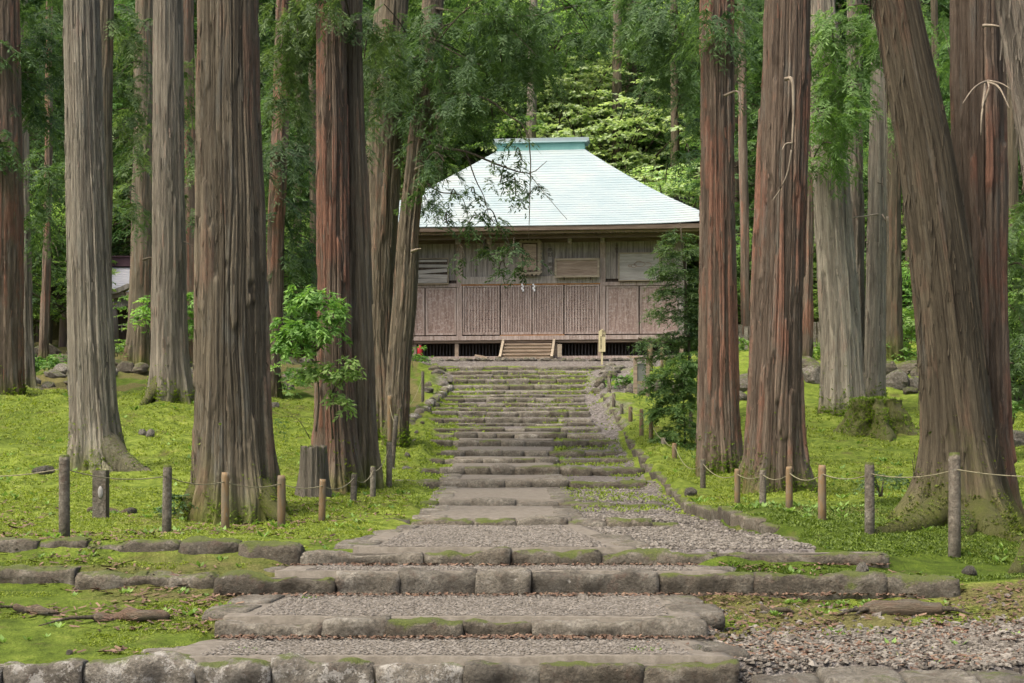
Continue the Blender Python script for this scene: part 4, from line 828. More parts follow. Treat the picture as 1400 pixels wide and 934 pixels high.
# dead branches
for key, pts, r in [('R2', [(1074, 108, 17.6), (1083, 110, 17.45), (1085, 150, 17.45), (1083, 195, 17.4), (1083, 205, 17.4)], .026), ('R2', [(1083, 196, 17.4), (1074, 197, 17.35), (1069, 206, 17.3)], .012),
                    ('R2', [(1082, 205, 17.4), (1077, 235, 17.4), (1066, 260, 17.4), (1056, 274, 17.4)], .012), ('R1', [(990, 131, 21.1), (1008, 125, 21), (1012, 140, 20.9), (1013, 165, 20.9)], .02),
                    ('RL', [(1345, 35, 13.6), (1358, 35, 13.3), (1370, 37, 13.2)], .018), ('RL', [(1350, 112, 13.6), (1343, 113, 13.4), (1330, 122, 13.2), (1316, 142, 13.1)], .013), ('RL', [(1348, 112, 13.6), (1345, 135, 13.3), (1342, 160, 13.2), (1341, 185, 13.2)], .016),
                    ('RL', [(1350, 112, 13.6), (1366, 120, 13.3), (1380, 148, 13.1)], .014), ('RL', [(1350, 110, 13.6), (1368, 114, 13.3), (1382, 122, 13.2)], .009), ('RL', [(1346, 140, 13.3), (1352, 120, 13.3), (1350, 112, 13.4)], .01),
                    ('R5', [(1200, 293, 29.8), (1180, 296, 29.5), (1155, 298, 29.2)], .022), ('R5', [(1206, 293, 29.7), (1213, 300, 29.6), (1212, 240, 29.6), (1213, 180, 29.6), (1208, 110, 29.6)], .02),
                    ('R5', [(1213, 296, 29.6), (1214, 330, 29.6), (1213, 365, 29.6)], .03), ('TE', [(568, 232, 25.7), (574, 228, 25.4), (580, 226, 25.3)], .03), ('TE', [(574, 228, 25.4), (572, 245, 25.3), (580, 258, 25.2)], .012),
                    ('TE', [(563, 344, 25.6), (570, 341, 25.4), (576, 340, 25.3)], .03)]:
    o = branch(key, pts, r, .005, wood_m, 14, 'dead_branch'); o['label'] = 'bleached leafless dead branch'
for key, pts, r in [('T3', [(66, 330, 42), (75, 335, 41.8), (80, 352, 41.7)], .02), ('T3', [(66, 325, 42), (55, 345, 41.7)], .015), ('T5', [(196, 355, 39.3), (210, 352, 39), (222, 356, 39)], .04), ('TF', [(252, 330, 26.8), (262, 336, 26.7), (270, 340, 26.6)], .015),
                    ('T7', [(385, 190, 30.8), (395, 210, 30.6), (420, 215, 30.5)], .02), ('T7', [(382, 270, 30.8), (400, 280, 30.6), (425, 300, 30.5)], .015), ('R7', [(1104, 350, 37), (1114, 345, 36.8)], .04), ('R5', [(1200, 250, 29.8), (1208, 252, 29.7)], .015)]:
    branch(key, pts, r)

# ------------------------------------------------------------------ stumps, logs
def stump(px, D, wpx, hpx, bark, label, hollow=True, flare=.6, seed=5, moss=.4):
    x, y, z = at(px, D); r0 = wpx/2/F*D; h = hpx/F*D; nth = 90
    zz = np.linspace(-.2, h, 30); th = np.linspace(0, 2*pi, nth, endpoint=False); T, Zg = np.meshgrid(th, zz)
    e = np.exp(-np.clip(Zg, 0, 9)/(h*.45)); tp = (zz[-1]+(.06 if flare < 1 else .05)*h*fbm(np.cos(th)*3, np.sin(th)*3, 0, seed, 3)+(.0)*h*np.sign(fbm(np.cos(th)*5, np.sin(th)*5, 1, seed+2, 1)))
    rad = r0*(1+flare*e*(.5+.35*np.cos(5*T+seed)+.6*fbm(np.cos(T)*2, np.sin(T)*2, 0, seed, 2)))+r0*(.2*fbm(np.cos(T)*7, np.sin(T)*7, Zg*1.2, seed+3, 3)+(.25 if flare > 1 else 0)*np.cos(7*T+2*np.sin(T)+Zg)+(.3 if flare > 1 else 0)*fbm(np.cos(T)*2.5, np.sin(T)*2.5, Zg*5, seed+5, 4)-(.2*Zg/h if flare > 1 else 0))
    Zv = Zg/zz[-1]*tp[None]; Zv = np.where(Zg < 0, Zg, Zv)
    V = [np.stack([x+rad*np.cos(T), y+rad*np.sin(T), z+Zv], -1).reshape(-1, 3)]
    rows = [30]
    for s, dz_ in ((.78, -.02), (.66, -.12 if hollow else -.0), (.3, -.3 if hollow else .02)):
        V.append(np.stack([x+rad[-1]*s*np.cos(th), y+rad[-1]*s*np.sin(th), z+tp+dz_*(h if hollow else 1)*1.0+.02*vn(th*3, s, 0, seed)], -1))
    V = np.concatenate(V); n = 33; i = np.arange(n-1)[:, None]*nth; j = np.arange(nth)[None]; jn = (j+1) % nth
    Q = np.stack([i+j, i+jn, i+nth+jn, i+nth+j], -1).reshape(-1, 4)
    V = np.vstack([V, [x, y, V[-1, 2]]]); jj = np.arange(nth); Tt = np.stack([(n-1)*nth+jj, (n-1)*nth+(jj+1) % nth, np.full(nth, n*nth)], 1)
    ft = np.full(len(V), moss)
    t = empty('tree_stump', (x, y, z), label=label, cat='stump'); put('stump_wood', V, Q, Tt, BK[bark], t, True, {'bk': V*1.0, 'foot': ft})
    n_ = 4200 if flare > 1 else 700; k1 = rng.integers(0, len(V)-nth-2, n_); kf = rng.uniform(0, 1, (n_, 1)); Pm = V[k1]*kf+V[k1+1+nth*rng.integers(0, 2, n_)]*(1-kf)
    hh_ = (Pm[:, 2]-z)/h; keep = (fbm(Pm[:, 0]*5, Pm[:, 1]*5, Pm[:, 2]*3, 4, 3) > (-.08 if flare > 1 else .1)+np.where(hh_ > .85, -.3, 0)) & (np.linalg.norm(Pm[:, :2]-[x, y], axis=1) < r0*4) & (Pm[:, 2] > z-.05); Pm = Pm[keep]
    ob = blades('stump_moss', Pm, (.02+.03*rng.uniform(0, 1, len(Pm)))*(1 if flare > 1 else .5), tuft_m if flare > 1 else tuftd_m, 3, 6, None, None, .3, 1.2); ob.parent = t; ob.location = np.array(ob.location)-np.array(t.location); return t
stump(428, 18.2, 34, 68, 'grey', 'tall grey hollow stump in front of the double-stemmed cedar', True, .6, 5, .22)
stump(1197, 26, 62, 50, 'brown', 'wide moss-grown stump on the lawn behind the fence on the right', False, 1.4, 8, .52)
def log(px0, py0, px1, py1, D, r, label, name='log', m='brown', twigs=0, seed=1):
    a = W(px0, py0, D); b = W(px1, py1, D); n = 26; s = np.linspace(0, 1, n)[:, None]; P = a+(b-a)*s; P[:, 2] = ground(P[:, 0], P[:, 1])+r*.55
    P[:, 2] += .03*vn(s[:, 0]*4, 0, 0, seed); P[:, 1] += .05*vn(s[:, 0]*3, 5, 0, seed)
    rad = r*(.75+.35*np.sin(s[:, 0]*pi))*(1+.15*vn(s[:, 0]*9, 2, 0, seed)); rad[-1] *= .5; rad[0] *= .6
    v, q, t = tube(P, rad, 14); v += .12*r*np.stack([fbm(v[:, 0]*9, v[:, 1]*30, v[:, 2]*30, seed, 2)]*3, 1)
    e = empty(name, P[0], label=label, cat='log'); put('log_wood', v, q, t, BK[m], e, True, {'bk': np.stack([v[:, 2]*2, v[:, 1]*2, v[:, 0]], 1), 'foot': np.zeros(len(v)), 'cell': np.full(len(v), .9)})
    for k in range(twigs):
        p = P[[1, 3, -3, -2][k % 4]]; d = np.array([(-1 if k % 4 < 2 else 1)*random.uniform(.1, .35), random.uniform(-.25, .0), -.03])
        c = curve([p, p+d*.5+[0, 0, .02], p+d], 8); c[:, 2] = np.maximum(c[:, 2], ground(c[:, 0], c[:, 1])+.01); v, q, t = tube(c, np.linspace(r*.4, .004, 8), 6)
        put('twig', v, q, t, BK[m], e, True, {'bk': v, 'foot': np.zeros(len(v))})
    return e
log(1178, 832, 1288, 842, 10.3, .062, 'driftwood-like fallen branch lying on the gravel at the right', 'fallen_branch', 'brown', 4, 3)
log(130, 856, 232, 857, 9.7, .042, 'short fallen log lying in the moss at the bottom left', 'log', 'brown', 1, 4)
log(20, 843, 84, 845, 9.95, .028, 'small rotten piece of wood at the left edge of the moss', 'log', 'brown', 1, 5)
log(120, 697, 178, 690, 15.5, .04, 'moss-covered root lying behind the left rope fence', 'root', 'dark', 0, 6)
log(1040, 833, 1085, 833, 10.3, .022, 'small twig of wood left of the fallen branch on the right', 'log', 'dark', 0, 8)

# roots radiating from the nearer trees
def root(key, pts, r0, bark='dark', name='root'):
    P = curve([(lambda x, y: (x, y, gz(x, y)+zz_))((px-700)/F*D, D) for px, D, zz_ in pts], 20)
    v, q, t = tube(P, np.linspace(r0*1.4, r0*.35, 20), 12); v += (r0*.15)*fbm(v[:, 0]*8, v[:, 1]*8, v[:, 2]*8, 3, 2)[:, None]
    put(name, v, q, t, BK[bark], TREES[key], True, {'bk': v, 'foot': np.full(len(v), .45)})
    hz = v[:, 2]-ground(v[:, 0], v[:, 1]); vv = v[(hz > -.03)]; n_ = 700
    if len(vv) > 3:
        k1, k2 = rng.integers(0, len(vv)-1, n_), rng.uniform(0, 1, (n_, 1)); Pm = vv[k1]*k2+vv[k1+1]*(1-k2); Pm = Pm[fbm(Pm[:, 0]*6, Pm[:, 1]*6, Pm[:, 2]*6, 5, 2) > -.1]
        ob = blades('root_moss', Pm, .010+.012*rng.uniform(0, 1, len(Pm)), tuftd_m if key == 'RL' else tuft_m, 3, 5, None, None, .3, 1.2); ob.parent = TREES[key]; ob.location = np.array(ob.location)-np.array(TREES[key].location)
root('RL', [(1295, 13.5, .14), (1255, 13.1, .0), (1215, 12.8, -.03), (1180, 12.5, -.06)], .13)
root('RL', [(1335, 13.3, .12), (1360, 12.9, .0), (1380, 12.7, -.03), (1400, 12.5, -.05)], .14)
root('RL', [(1312, 13.4, .1), (1318, 12.9, -.02), (1312, 12.6, -.04)], .12)
root('TA', [(140, 19.9, .3), (165, 19.75, .08), (190, 19.6, -.04), (212, 19.5, -.10)], .2, 'grey')
root('RN', [(1440, 11.8, .4), (1415, 11.6, .12), (1385, 11.3, -.02)], .14)
root('TF', [(220, 26.8, .35), (207, 26.6, .12), (190, 26.3, -.05)], .12, 'brown')
root('TB', [(350, 14.8, .3), (375, 14.6, .1), (400, 14.4, -.03)], .12)
root('TB', [(275, 14.8, .25), (255, 14.6, .08), (240, 14.4, -.03)], .12)

# ------------------------------------------------------------------ rope fences
post_m = stone_mat('post_concrete', (.12, .10, .075), (.22, .195, .15), (.31, .29, .23), .15, .25, up=.7)
post_o = simple('post_orange_algae', [(.3, (.14, .12, .085)), (.46, (.17, .13, .08)), (.57, (.19, .12, .055)), (.66, (.17, .15, .11)), (.8, (.24, .22, .18))], 13, (1, 1, .4), amt=.1)
rope_m = simple('rope_fibre', [(.3, (.13, .12, .07)), (.7, (.26, .24, .15))], 40, amt=.0)
def post_geo(h, r, seed, n=10):
    V, Q, T = tube([(0, 0, -.25), (0, 0, h*.3), (0, 0, h*.6), (0, 0, h*.93), (0, 0, h)], [r*1.05, r*1.03, r, r*.98, r*.85], n)
    V = V+.006*fbm(V[:, 0]*20+seed, V[:, 1]*20, V[:, 2]*6, seed, 2)[:, None]; return V, Q, T
def rope(parent, a, b, sag, r=.005):
    s = np.linspace(0, 1, 16); a = np.array(a); b = np.array(b); P = a+(b-a)*s[:, None]; P[:, 2] -= sag*4*s*(1-s)
    v, q, t = tube(P, r, 6); put('rope', v, q, t, rope_m, parent)
def fence(label, posts, ropes=True, ends=()):
    px0, D0 = posts[0][0], posts[0][2]; f = empty('rope_fence', at(px0, D0), label=label, cat='fence'); tops = []
    for q, (px, pytop, D, wpx, mt, lean) in enumerate(posts):
        p = at(px, D); zt = CZ+(YH-pytop)/F*D; h = zt-p[2]; r = wpx/2*.88/F*D
        V, Q, T = post_geo(h, r, q+int(px)); me = mesh('post', V, Q, T, mt, True)
        o = link('post', me, f, p-np.array(f.location), (0, lean, random.uniform(0, 1)))
        tops.append(p+[math.sin(lean)*h*.85, -r*.8, h*.84])
    if ropes:
        for a, b in zip(tops[:-1], tops[1:]):
            d = np.linalg.norm(a-b); rope(f, a, b, .02+.035*d)
    for px, py, D, idx in ends: rope(f, tops[idx], W(px, py, D), .03)
    return f
fl = fence('rope fence of short concrete posts along the moss on the left', [(88, 622, 11.95, 17, post_m, 0), (228, 636, 12.7, 14, post_m, .01), (308, 646, 13.4, 13, post_o, 0), (385, 650, 13.9, 13, post_o, 0), (440, 655, 14.1, 11, post_o, .03), (483, 647, 15.6, 10, post_m, .05), (510, 637, 17.6, 8.5, post_m, 0), (532, 603, 19.6, 9, post_m, .0)], ends=[(-40, 650, 12.6, 0)])
fr = fence('rope fence of concrete posts along the mossy kerb on the right', [(1305, 619, 12.0, 19, post_m, 0), (1189, 632, 12.6, 15, post_m, 0), (1124, 636, 13.3, 12.5, post_o, 0), (1079, 638, 14.6, 11, post_o, 0), (1043, 641, 15.7, 10, post_m, 0), (1008, 641, 16.4, 9, post_o, 0), (961, 628, 18.6, 8.5, post_m, 0),
      (922, 606, 23.6, 7.5, post_o, 0), (907, 598, 24.6, 7.5, post_m, 0), (890, 570, 26.6, 6.5, post_o, 0), (877, 559, 28.6, 6.5, post_o, 0), (862, 556, 30.6, 6.5, post_o, 0), (850, 552, 32, 5.5, post_m, 0), (839, 538, 34, 5.5, post_m, 0), (833, 513, 37.5, 6, post_m, 0)], ends=[(1460, 650, 11.6, 0)])
f3 = fence('upper rope fence of taller posts beside the shrine forecourt', [(889, 471, 42.5, 8, post_o, 0), (905, 475, 43.5, 4.5, post_o, 0), (960, 484, 44, 4.5, post_m, 0)])
f4 = fence('two old wooden posts with a rope left of the upper stairs', [(536, 566, 23.0, 7.5, post_m, .1), (533, 541, 25.4, 8, post_o, 0), (578, 507, 36, 5, post_m, 0)])
mk = empty('marker_post', at(138, 14.6), label='square concrete marker post with a whitish patch standing in the moss on the left', cat='post')
h = CZ+(YH-643)/F*14.6-at(138, 14.6)[2]; b = MB().box(-.068, .068, -.068, .068, -.2, h); b.build('post_body', post_m, mk)
V, Q, T = tube([(.0, -.0695, .16), (.0, -.074, .16)], [.05, .045], 12); V = (V-[0, 0, .16])*[.55, 1, 1.3]+[.015, 0, .27]; put('plaster_patch', V+np.array(mk.location), Q, T, simple('white_patch', [(.3, (.2, .19, .17)), (.7, (.34, .33, .31))], 9), mk)

# ------------------------------------------------------------------ boulders and rocks
RK = [rock(s, 12, .35) for s in range(8)]
RKM = {}
def boulder(x, y, z, sx, sy, sz, mt, label, group=None, name='boulder', parent=None, dz=0):
    i_ = random.randrange(8)
    if (i_, mt) not in RKM: RKM[(i_, mt)] = mesh('rock', RK[i_][0], RK[i_][1], RK[i_][2], ST[mt], False)
    o = link(name, RKM[(i_, mt)], parent, (x, y, z), (random.uniform(-.3, .3), random.uniform(-.3, .3), random.uniform(0, 6)), (sx, sy, sz))
    if parent is None: tag(o, label, 'rock', group)
    return o
def bpx(px, D, wpx, hpx, mt, label, group=None, sink=.3, name='boulder'):
    p = at(px, D); m = F/D; boulder(p[0], p[1], p[2]+hpx/m*(.5-sink), wpx/2/m, wpx/2/m*.8, hpx/2/m*1.2, mt, label, group, name)
g1 = 'mossy boulders in the bank on the right'; l1 = None
for px, D, w_, h_, mt in [(1020, 34, 40, 24, 'dark'), (1045, 34.5, 30, 26, 'dark'), (1075, 34, 50, 20, 'dark'), (1112, 34.2, 36, 26, 'dark'), (1108, 35, 44, 18, 'mossy'), (1098, 36, 50, 20, 'mossy'), (1040, 36, 40, 22, 'mossy'), (1135, 35.5, 34, 20, 'mossy'), (1225, 34, 36, 30, 'dark'), (1250, 34, 30, 22, 'dark'), (1210, 35.5, 30, 20, 'mossy'),
                          (1262, 35.5, 40, 20, 'mossy'), (1240, 36.5, 50, 18, 'mossy'), (1010, 33.2, 26, 14, 'dark'), (1385, 24, 60, 34, 'dark'), (1395, 31, 50, 30, 'mossy'), (1060, 33.5, 34, 18, 'dark'), (1085, 33.2, 24, 12, 'dark'), (1245, 33.4, 22, 12, 'mossy'), (870, 37.5, 30, 16, 'dark'), (860, 38.5, 24, 14, 'mossy'), (882, 39, 30, 16, 'mossy'), (905, 38.2, 36, 18, 'dark'), (940, 38, 40, 20, 'mossy'), (850, 39.5, 20, 12, 'lichen'), (930, 36.8, 28, 14, 'dark')]:
    bpx(px, D, w_, h_, mt, {'dark': 'dark rough', 'mossy': 'moss-covered', 'lichen': 'lichen-whitened'}[mt]+(' large' if w_ > 36 else ' small')+' boulder in the bank '+between(px, D, 34.9), g1)
g2 = 'boulders in the bank on the left'; l2 = 'mossy boulder in the shaded bank behind the left lawn'
for q in range(80):
    px = random.uniform(15, 430); D = random.uniform(33.5, 44); bpx(px, D, random.uniform(14, 44), random.uniform(9, 20), *(lambda mt_: (mt_, {'dark': 'dark', 'mossy': 'mossy', 'lichen': 'pale'}[mt_]+' left bank boulder '+between(px, D, 38.5)))(random.choice(['mossy', 'mossy', 'dark', 'lichen'])), g2)
g3 = 'tumbled stones beside the upper stairs'; l3 = 'tumbled stone at the left edge of the upper stairs'
for q in range(26):
    D = random.uniform(33, 44.5); px = np.interp(D, [33, 37, 40, 43, 44.5], [580, 596, 606, 600, 585])+random.uniform(-16, 10); bpx(px, D, random.uniform(9, 22), random.uniform(5, 10), random.choice(['bare', 'mossy', 'mossy', 'dark']), l3, g3, .42)
g4 = 'stones at the right edge of the upper stairs'
for q in range(26):
    D = random.uniform(38, 44.5); px = np.interp(D, [38, 44.5], [806, 836])+random.uniform(-4, 22); bpx(px, D, random.uniform(9, 22), random.uniform(6, 12), random.choice(['bare', 'dark', 'mossy', 'lichen']), 'stone at the right edge of the upper stairs', g4)
for q in range(16):
    D = random.uniform(22, 33); px = np.interp(D, [22, 28, 33], [545, 560, 572])+random.uniform(-14, 14); bpx(px, D, random.uniform(8, 18), random.uniform(4, 9), random.choice(['bare', 'mossy', 'lichen']), 'low stone in the moss left of the middle stairs', 'low stones left of the middle stairs')
for px, D, w_, h_, mt, lb in [(195, 23.5, 14, 10, 'lichen', 'pale rock on the mossy mound left of centre, left one of a pair'), (206, 23.3, 12, 14, 'lichen', 'pale rock on the mossy mound, right one of a pair'), (376, 28.5, 13, 9, 'lichen', 'white-topped rock behind the huge furrowed cedar'), (60, 18.5, 30, 14, 'dark', 'hollow dark rock in the moss between the rope and the pale cedar'),
                          (1179, 11.15, 22, 18, 'lichen', 'small pointed pale rock on the lower step at the right'), (1325, 11.3, 22, 14, 'dark', 'dark brown lump in the moss below the right fence post'), (180, 15.3, 16, 10, 'dark', 'brown rock in the moss left of the huge cedar'), (945, 17.4, 18, 14, 'dark', 'dark rock at the foot of the kerb on the right'),
                          (955, 8.95, 24, 14, 'lichen', 'loose pale stone at the right end of the second step'), (968, 8.85, 20, 12, 'bare', 'loose grey stone at the right end of the second step'), (95, 8.8, 10, 8, 'bare', 'small grey stone on the moss at the bottom left')]:
    bpx(px, D, w_, h_, mt, lb, name='rock')

# foundation wall of river stones below the shrine
fw = empty('foundation_wall', W(725, 497, 46), label='low wall of rounded river stones under the shrine', cat='stone wall')
for row, (py, n) in enumerate([(497.5, 44), (492.5, 40)]):
    xs = np.linspace(545, 925, n); 
    for q, px in enumerate(xs):
        p = W(px+random.uniform(-2, 2), py+random.uniform(-.5, .5), 46+row*.12); w_ = random.uniform(.10, .17)
        boulder(p[0]-fw.location.x, p[1]-fw.location.y, p[2]-fw.location.z, w_, .14, random.uniform(.055, .08), random.choice(['bare', 'bare', 'dark', 'lichen']), None, None, 'stone', fw)

# ------------------------------------------------------------------ the shrine
def wood(name, a, b, c, amt=.08, st=(6, 6, .5), sc=3, fl=.0):
    m, nt, p = new_mat(name); v = coords(nt, scale=st); v2 = coords(nt, scale=(1, 1, 1))
    n = noise(nt, v, sc, 6, .7, .4); n2 = noise(nt, v2, 2.2, 5, .7); n3 = noise(nt, v2, 14, 5, .7)
    cc = ramp(nt, n, [(.3, a), (.5, b), (.72, c)]); cc = vary(nt, cc, amt)
    if fl: cc = mix(nt, mapr(nt, n3, .5, .62, 0, fl), cc, (.48, .42, .38))
    cc = mix(nt, mapr(nt, n2, .55, .75, 0, .35), cc, [x*.6 for x in b])
    lnk(nt, cc, p.inputs['Base Color']); p.inputs['Roughness'].default_value = .85; p.inputs['Specular IOR Level'].default_value = .25
    bump(nt, n, p, .4, .01); return m
w_grey = wood('weathered_grey_wood', (.16, .14, .115), (.30, .27, .235), (.45, .42, .37))
w_pink = wood('weathered_reddish_wood', (.18, .135, .112), (.335, .268, .23), (.50, .435, .39), fl=.25)
w_rust = wood('worn_red_panel', (.165, .11, .09), (.285, .21, .175), (.42, .34, .295), fl=.6)
w_beam = wood('brown_beam', (.15, .11, .08), (.26, .20, .15), (.37, .30, .235), st=(.5, 6, 6))
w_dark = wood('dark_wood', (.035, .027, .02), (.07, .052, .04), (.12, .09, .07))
w_tan = wood('tan_plank', (.20, .165, .115), (.31, .26, .19), (.40, .35, .265), st=(.6, 5, 5))
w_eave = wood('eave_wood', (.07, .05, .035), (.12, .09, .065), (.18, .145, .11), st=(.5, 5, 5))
w_step = wood('stair_plank', (.19, .145, .105), (.29, .225, .165), (.39, .32, .24), st=(.6, 5, 5))
w_oran = wood('rusty_rail', (.2, .09, .03), (.33, .16, .06), (.36, .25, .14), st=(1, 1, 1))
def roof_mat():
    m, nt, p = new_mat('pale_green_copper'); v = coords(nt, scale=(1, 1, 1), rand=False); n = noise(nt, v, .7, 5, .6); v2 = coords(nt, scale=(5, 5, .35), rand=False); n2 = noise(nt, v2, 2.5, 5, .7)
    c = ramp(nt, n, [(.3, (.225, .295, .305)), (.5, (.265, .325, .33)), (.7, (.305, .34, .325))]); c = mix(nt, mapr(nt, n2, .5, .75, 0, .4), c, (.38, .37, .33))
    lnk(nt, c, p.inputs['Base Color']); p.inputs['Roughness'].default_value = .5; p.inputs['Specular IOR Level'].default_value = .5; return m
roof_m = roof_mat(); teal_m = simple('teal_copper', [(.3, (.12, .30, .27)), (.6, (.18, .38, .35)), (.8, (.26, .45, .42))], 2, amt=0)
edge_m = simple('aqua_copper_edge', [(.3, (.30, .44, .45)), (.7, (.38, .50, .50))], 2, amt=0)
DW = 48.3; mW = F/DW; GZ = CZ+2.28
ROT = R(-6.0)                 # the front turned a little to the left
sc = (725-700)/mW
sh = empty('shrine_hall', (sc, DW, GZ), ROT, label='weathered wooden shrine hall with a pale green copper roof at the top of the stairs', cat='shrine')
def lx(px): return (px-725)/mW
def lz(py): return CZ+(YH-py)/mW-GZ
def bx(name, px0, px1, py0, py1, y0, y1, m, parent=None, label=None):
    o = MB().box(lx(px0), lx(px1), y0, y1, lz(py1), lz(py0)).build(name, m, parent or sh)
    if label: o['label'] = label
    return o
# roof
eh = lz(313)-.09; HX, HY = 6.35, 5.9; yc = 4.5; rh = 3.62; rx0, ry0 = 1.56, .25
def roofpt(s, t, side):
    """s 0 ridge..1 eave; t -1..1 along the side"""
    hx = rx0+(HX-rx0)*s; hy = ry0+(HY-ry0)*s; z = eh+rh*((1-s)-.035*math.sin(pi*s))+.12*(abs(t)**5)*s**3
    if side == 0: return (hx*t, yc-hy, z)
    if side == 1: return (hx, yc+hy*t, z)
    if side == 2: return (-hx*t, yc+hy, z)
    return (-hx, yc-hy*t, z)
NC = 32; rfb = MB(); nt_ = 24
for side in range(4):
    for c in range(NC):
        s0, s1 = c/NC, (c+1)/NC; V = []
        for s, dz_ in ((s0, 0), (s1, .015), (s1, -.003)):
            for t in np.linspace(-1, 1, nt_+1): p = roofpt(s, t, side); V.append((p[0], p[1], p[2]+dz_))
        Q = []
        for r_ in range(2):
            for q in range(nt_): a = r_*(nt_+1)+q; Q.append((a+nt_+1, a+nt_+2, a+1, a))
        rfb.add(V, Q)
roof = rfb.build('roof', roof_m, sh)
# hip caps, ridge
for sx_ in (-1, 1):
    for sy in (-1, 1):
        P = []
        for s in np.linspace(0, 1, 14):
            p = roofpt(s, sx_, 0); P.append((p[0], yc+(p[1]-yc)*(-sy*-1 if sy < 0 else -1), p[2]+.05))
        mb = MB(); mb.tube(P, .085, 6); mb.build('hip_cap', edge_m, roof, True)
zr = eh+rh
MB().box(-1.62, 1.62, yc-.33, yc+.33, zr-.12, zr+.22).build('ridge_base', teal_m, roof)
MB().box(-1.72, 1.72, yc-.42, yc+.42, zr+.222, zr+.262).build('ridge_lip', edge_m, roof)
MB().box(-1.78, 1.78, yc-.36, yc+.36, zr+.265, zr+.40).build('ridge_cap', roof_m, roof)
# eaves: fascia, soffit, rafters
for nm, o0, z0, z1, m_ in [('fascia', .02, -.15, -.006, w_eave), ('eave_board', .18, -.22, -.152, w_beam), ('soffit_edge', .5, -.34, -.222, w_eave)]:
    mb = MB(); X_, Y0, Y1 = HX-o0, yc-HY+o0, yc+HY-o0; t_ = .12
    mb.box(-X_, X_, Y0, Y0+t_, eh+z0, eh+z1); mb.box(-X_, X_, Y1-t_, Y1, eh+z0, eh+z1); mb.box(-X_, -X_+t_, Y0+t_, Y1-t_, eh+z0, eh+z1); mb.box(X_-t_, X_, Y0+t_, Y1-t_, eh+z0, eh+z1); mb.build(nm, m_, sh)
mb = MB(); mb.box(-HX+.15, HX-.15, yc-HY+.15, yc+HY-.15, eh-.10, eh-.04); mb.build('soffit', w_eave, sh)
rm_ = MB().box(-.04, .04, -.0, 1.5, -.05, .05); rme = mesh('rafter', *rm_.get()[:2], None, w_grey, False)
rafters = MB()
for q in range(58):
    x = -HX+.35+q*(2*HX-.7)/57; rafters.box(x-.035, x+.035, yc-HY+.26, .0, eh-.20, eh-.105)
o = rafters.build('rafters', w_grey, sh); tag(o, kind='stuff')
# walls
HWX = 5.25; WD = 9.0
up0, up1 = lz(383), lz(322)
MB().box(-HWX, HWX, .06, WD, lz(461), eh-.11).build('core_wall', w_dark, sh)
bw = .19; nb = int(2*HWX/bw)
bme = mesh('wall_board', *MB().box(0, bw-.012, 0, .03, 0, up1-up0-.05).get()[:2], None, w_grey, False)
for q in range(nb):
    link('wall_board', bme, sh, (-HWX+q*bw, .02+random.uniform(-.006, .006), up0+.02))
sb = mesh('wall_board', *MB().box(0, .02, 0, .36, 0, eh-.12-lz(461)).get()[:2], None, w_grey, False)
for sx_ in (-1, 1):
    for q in range(23): link('wall_board', sb, sh, (sx_*(HWX+.012)-.01, .05+q*.385, lz(461)+.01))
bx('eave_beam', 725-HWX*mW-16, 725+HWX*mW+16, 321, 328, -.5, -.3, w_grey)
bx('wall_beam', 725-HWX*mW-3, 725+HWX*mW+3, 327, 332, -.1, .018, w_eave)
for px in (519, 627, 670, 780, 824, 932): bx('bracket', px-2.5, px+2.5, 325, 334, -.55, -.0, w_grey)
bx('lintel', 725-HWX*mW-3, 627, 387, 392, -.09, .018, w_pink); bx('lintel', 824, 725+HWX*mW+3, 387, 392, -.09, .018, w_pink); bx('lintel', 627, 824, 378, 388, -.07, .016, w_grey)
bx('rail', 630, 821, 388.3, 390, -.08, .01, w_oran, label='rust-stained top rail of the middle doors')
for px in (521, 627.5, 824, 930): bx('pillar', px-3.8, px+3.8, 330, 461, -.075, .03, w_pink if 600 < px < 850 else w_grey)
for px in (627.5, 672, 780, 824): bx('upper_post', px-3, px+3, 333, 378, -.04, .019, w_grey) if px in (672, 780) else None
# panels: plain
for a, b in [(525.5, 579), (580.5, 623), (828.5, 872.5), (874, 925.5)]:
    p = bx('panel', a, b, 392.6, 457.5, -.03, .01, w_rust)
    fr_ = MB(); x0_, x1_, z0_, z1_ = lx(a), lx(b), lz(457.5), lz(392.6)
    fr_.box(x0_+.003, x0_+.07, -.055, -.031, z0_, z1_); fr_.box(x1_-.07, x1_-.003, -.055, -.031, z0_, z1_); fr_.box(x0_+.071, x1_-.071, -.053, -.031, z0_, z0_+.07); fr_.box(x0_+.071, x1_-.071, -.053, -.031, z1_-.06, z1_); fr_.build('frame', w_pink, p)
# lattice doors
for q, (a, b) in enumerate([(632, 683), (684.8, 727), (728.2, 770.5), (772, 819.5)]):
    d = bx('lattice_door', a, b, 390.3, 457.5, -.026, .012, w_rust); n = 11
    x0_, x1_, z0_, z1_ = lx(a), lx(b), lz(457.5), lz(390.3)
    f_ = MB(); f_.box(x0_+.003, x0_+.06, -.075, -.021, z0_, z1_); f_.box(x1_-.06, x1_-.003, -.075, -.021, z0_, z1_); f_.box(x0_+.061, x1_-.061, -.073, -.021, z0_, z0_+.08); f_.box(x0_+.061, x1_-.061, -.073, -.021, z1_-.05, z1_); f_.build('frame', w_pink, d)
    st_ = mesh('lattice_bar', *MB().box(-.026, .026, -.06, -.027, z0_+.081, z1_-.051).get()[:2], None, w_pink, False)
    for i_ in range(n): link('lattice_bar', st_, d, (x0_+.06+(i_+.5)*(x1_-x0_-.12)/n, 0, 0))
    cb = MB()
    for zz_ in np.linspace(z0_+.25, z1_-.2, 5): cb.box(x0_+.061, x1_-.061, -.048, -.027, zz_-.012, zz_+.012)
    cb.build('cross_bar', w_rust, d)
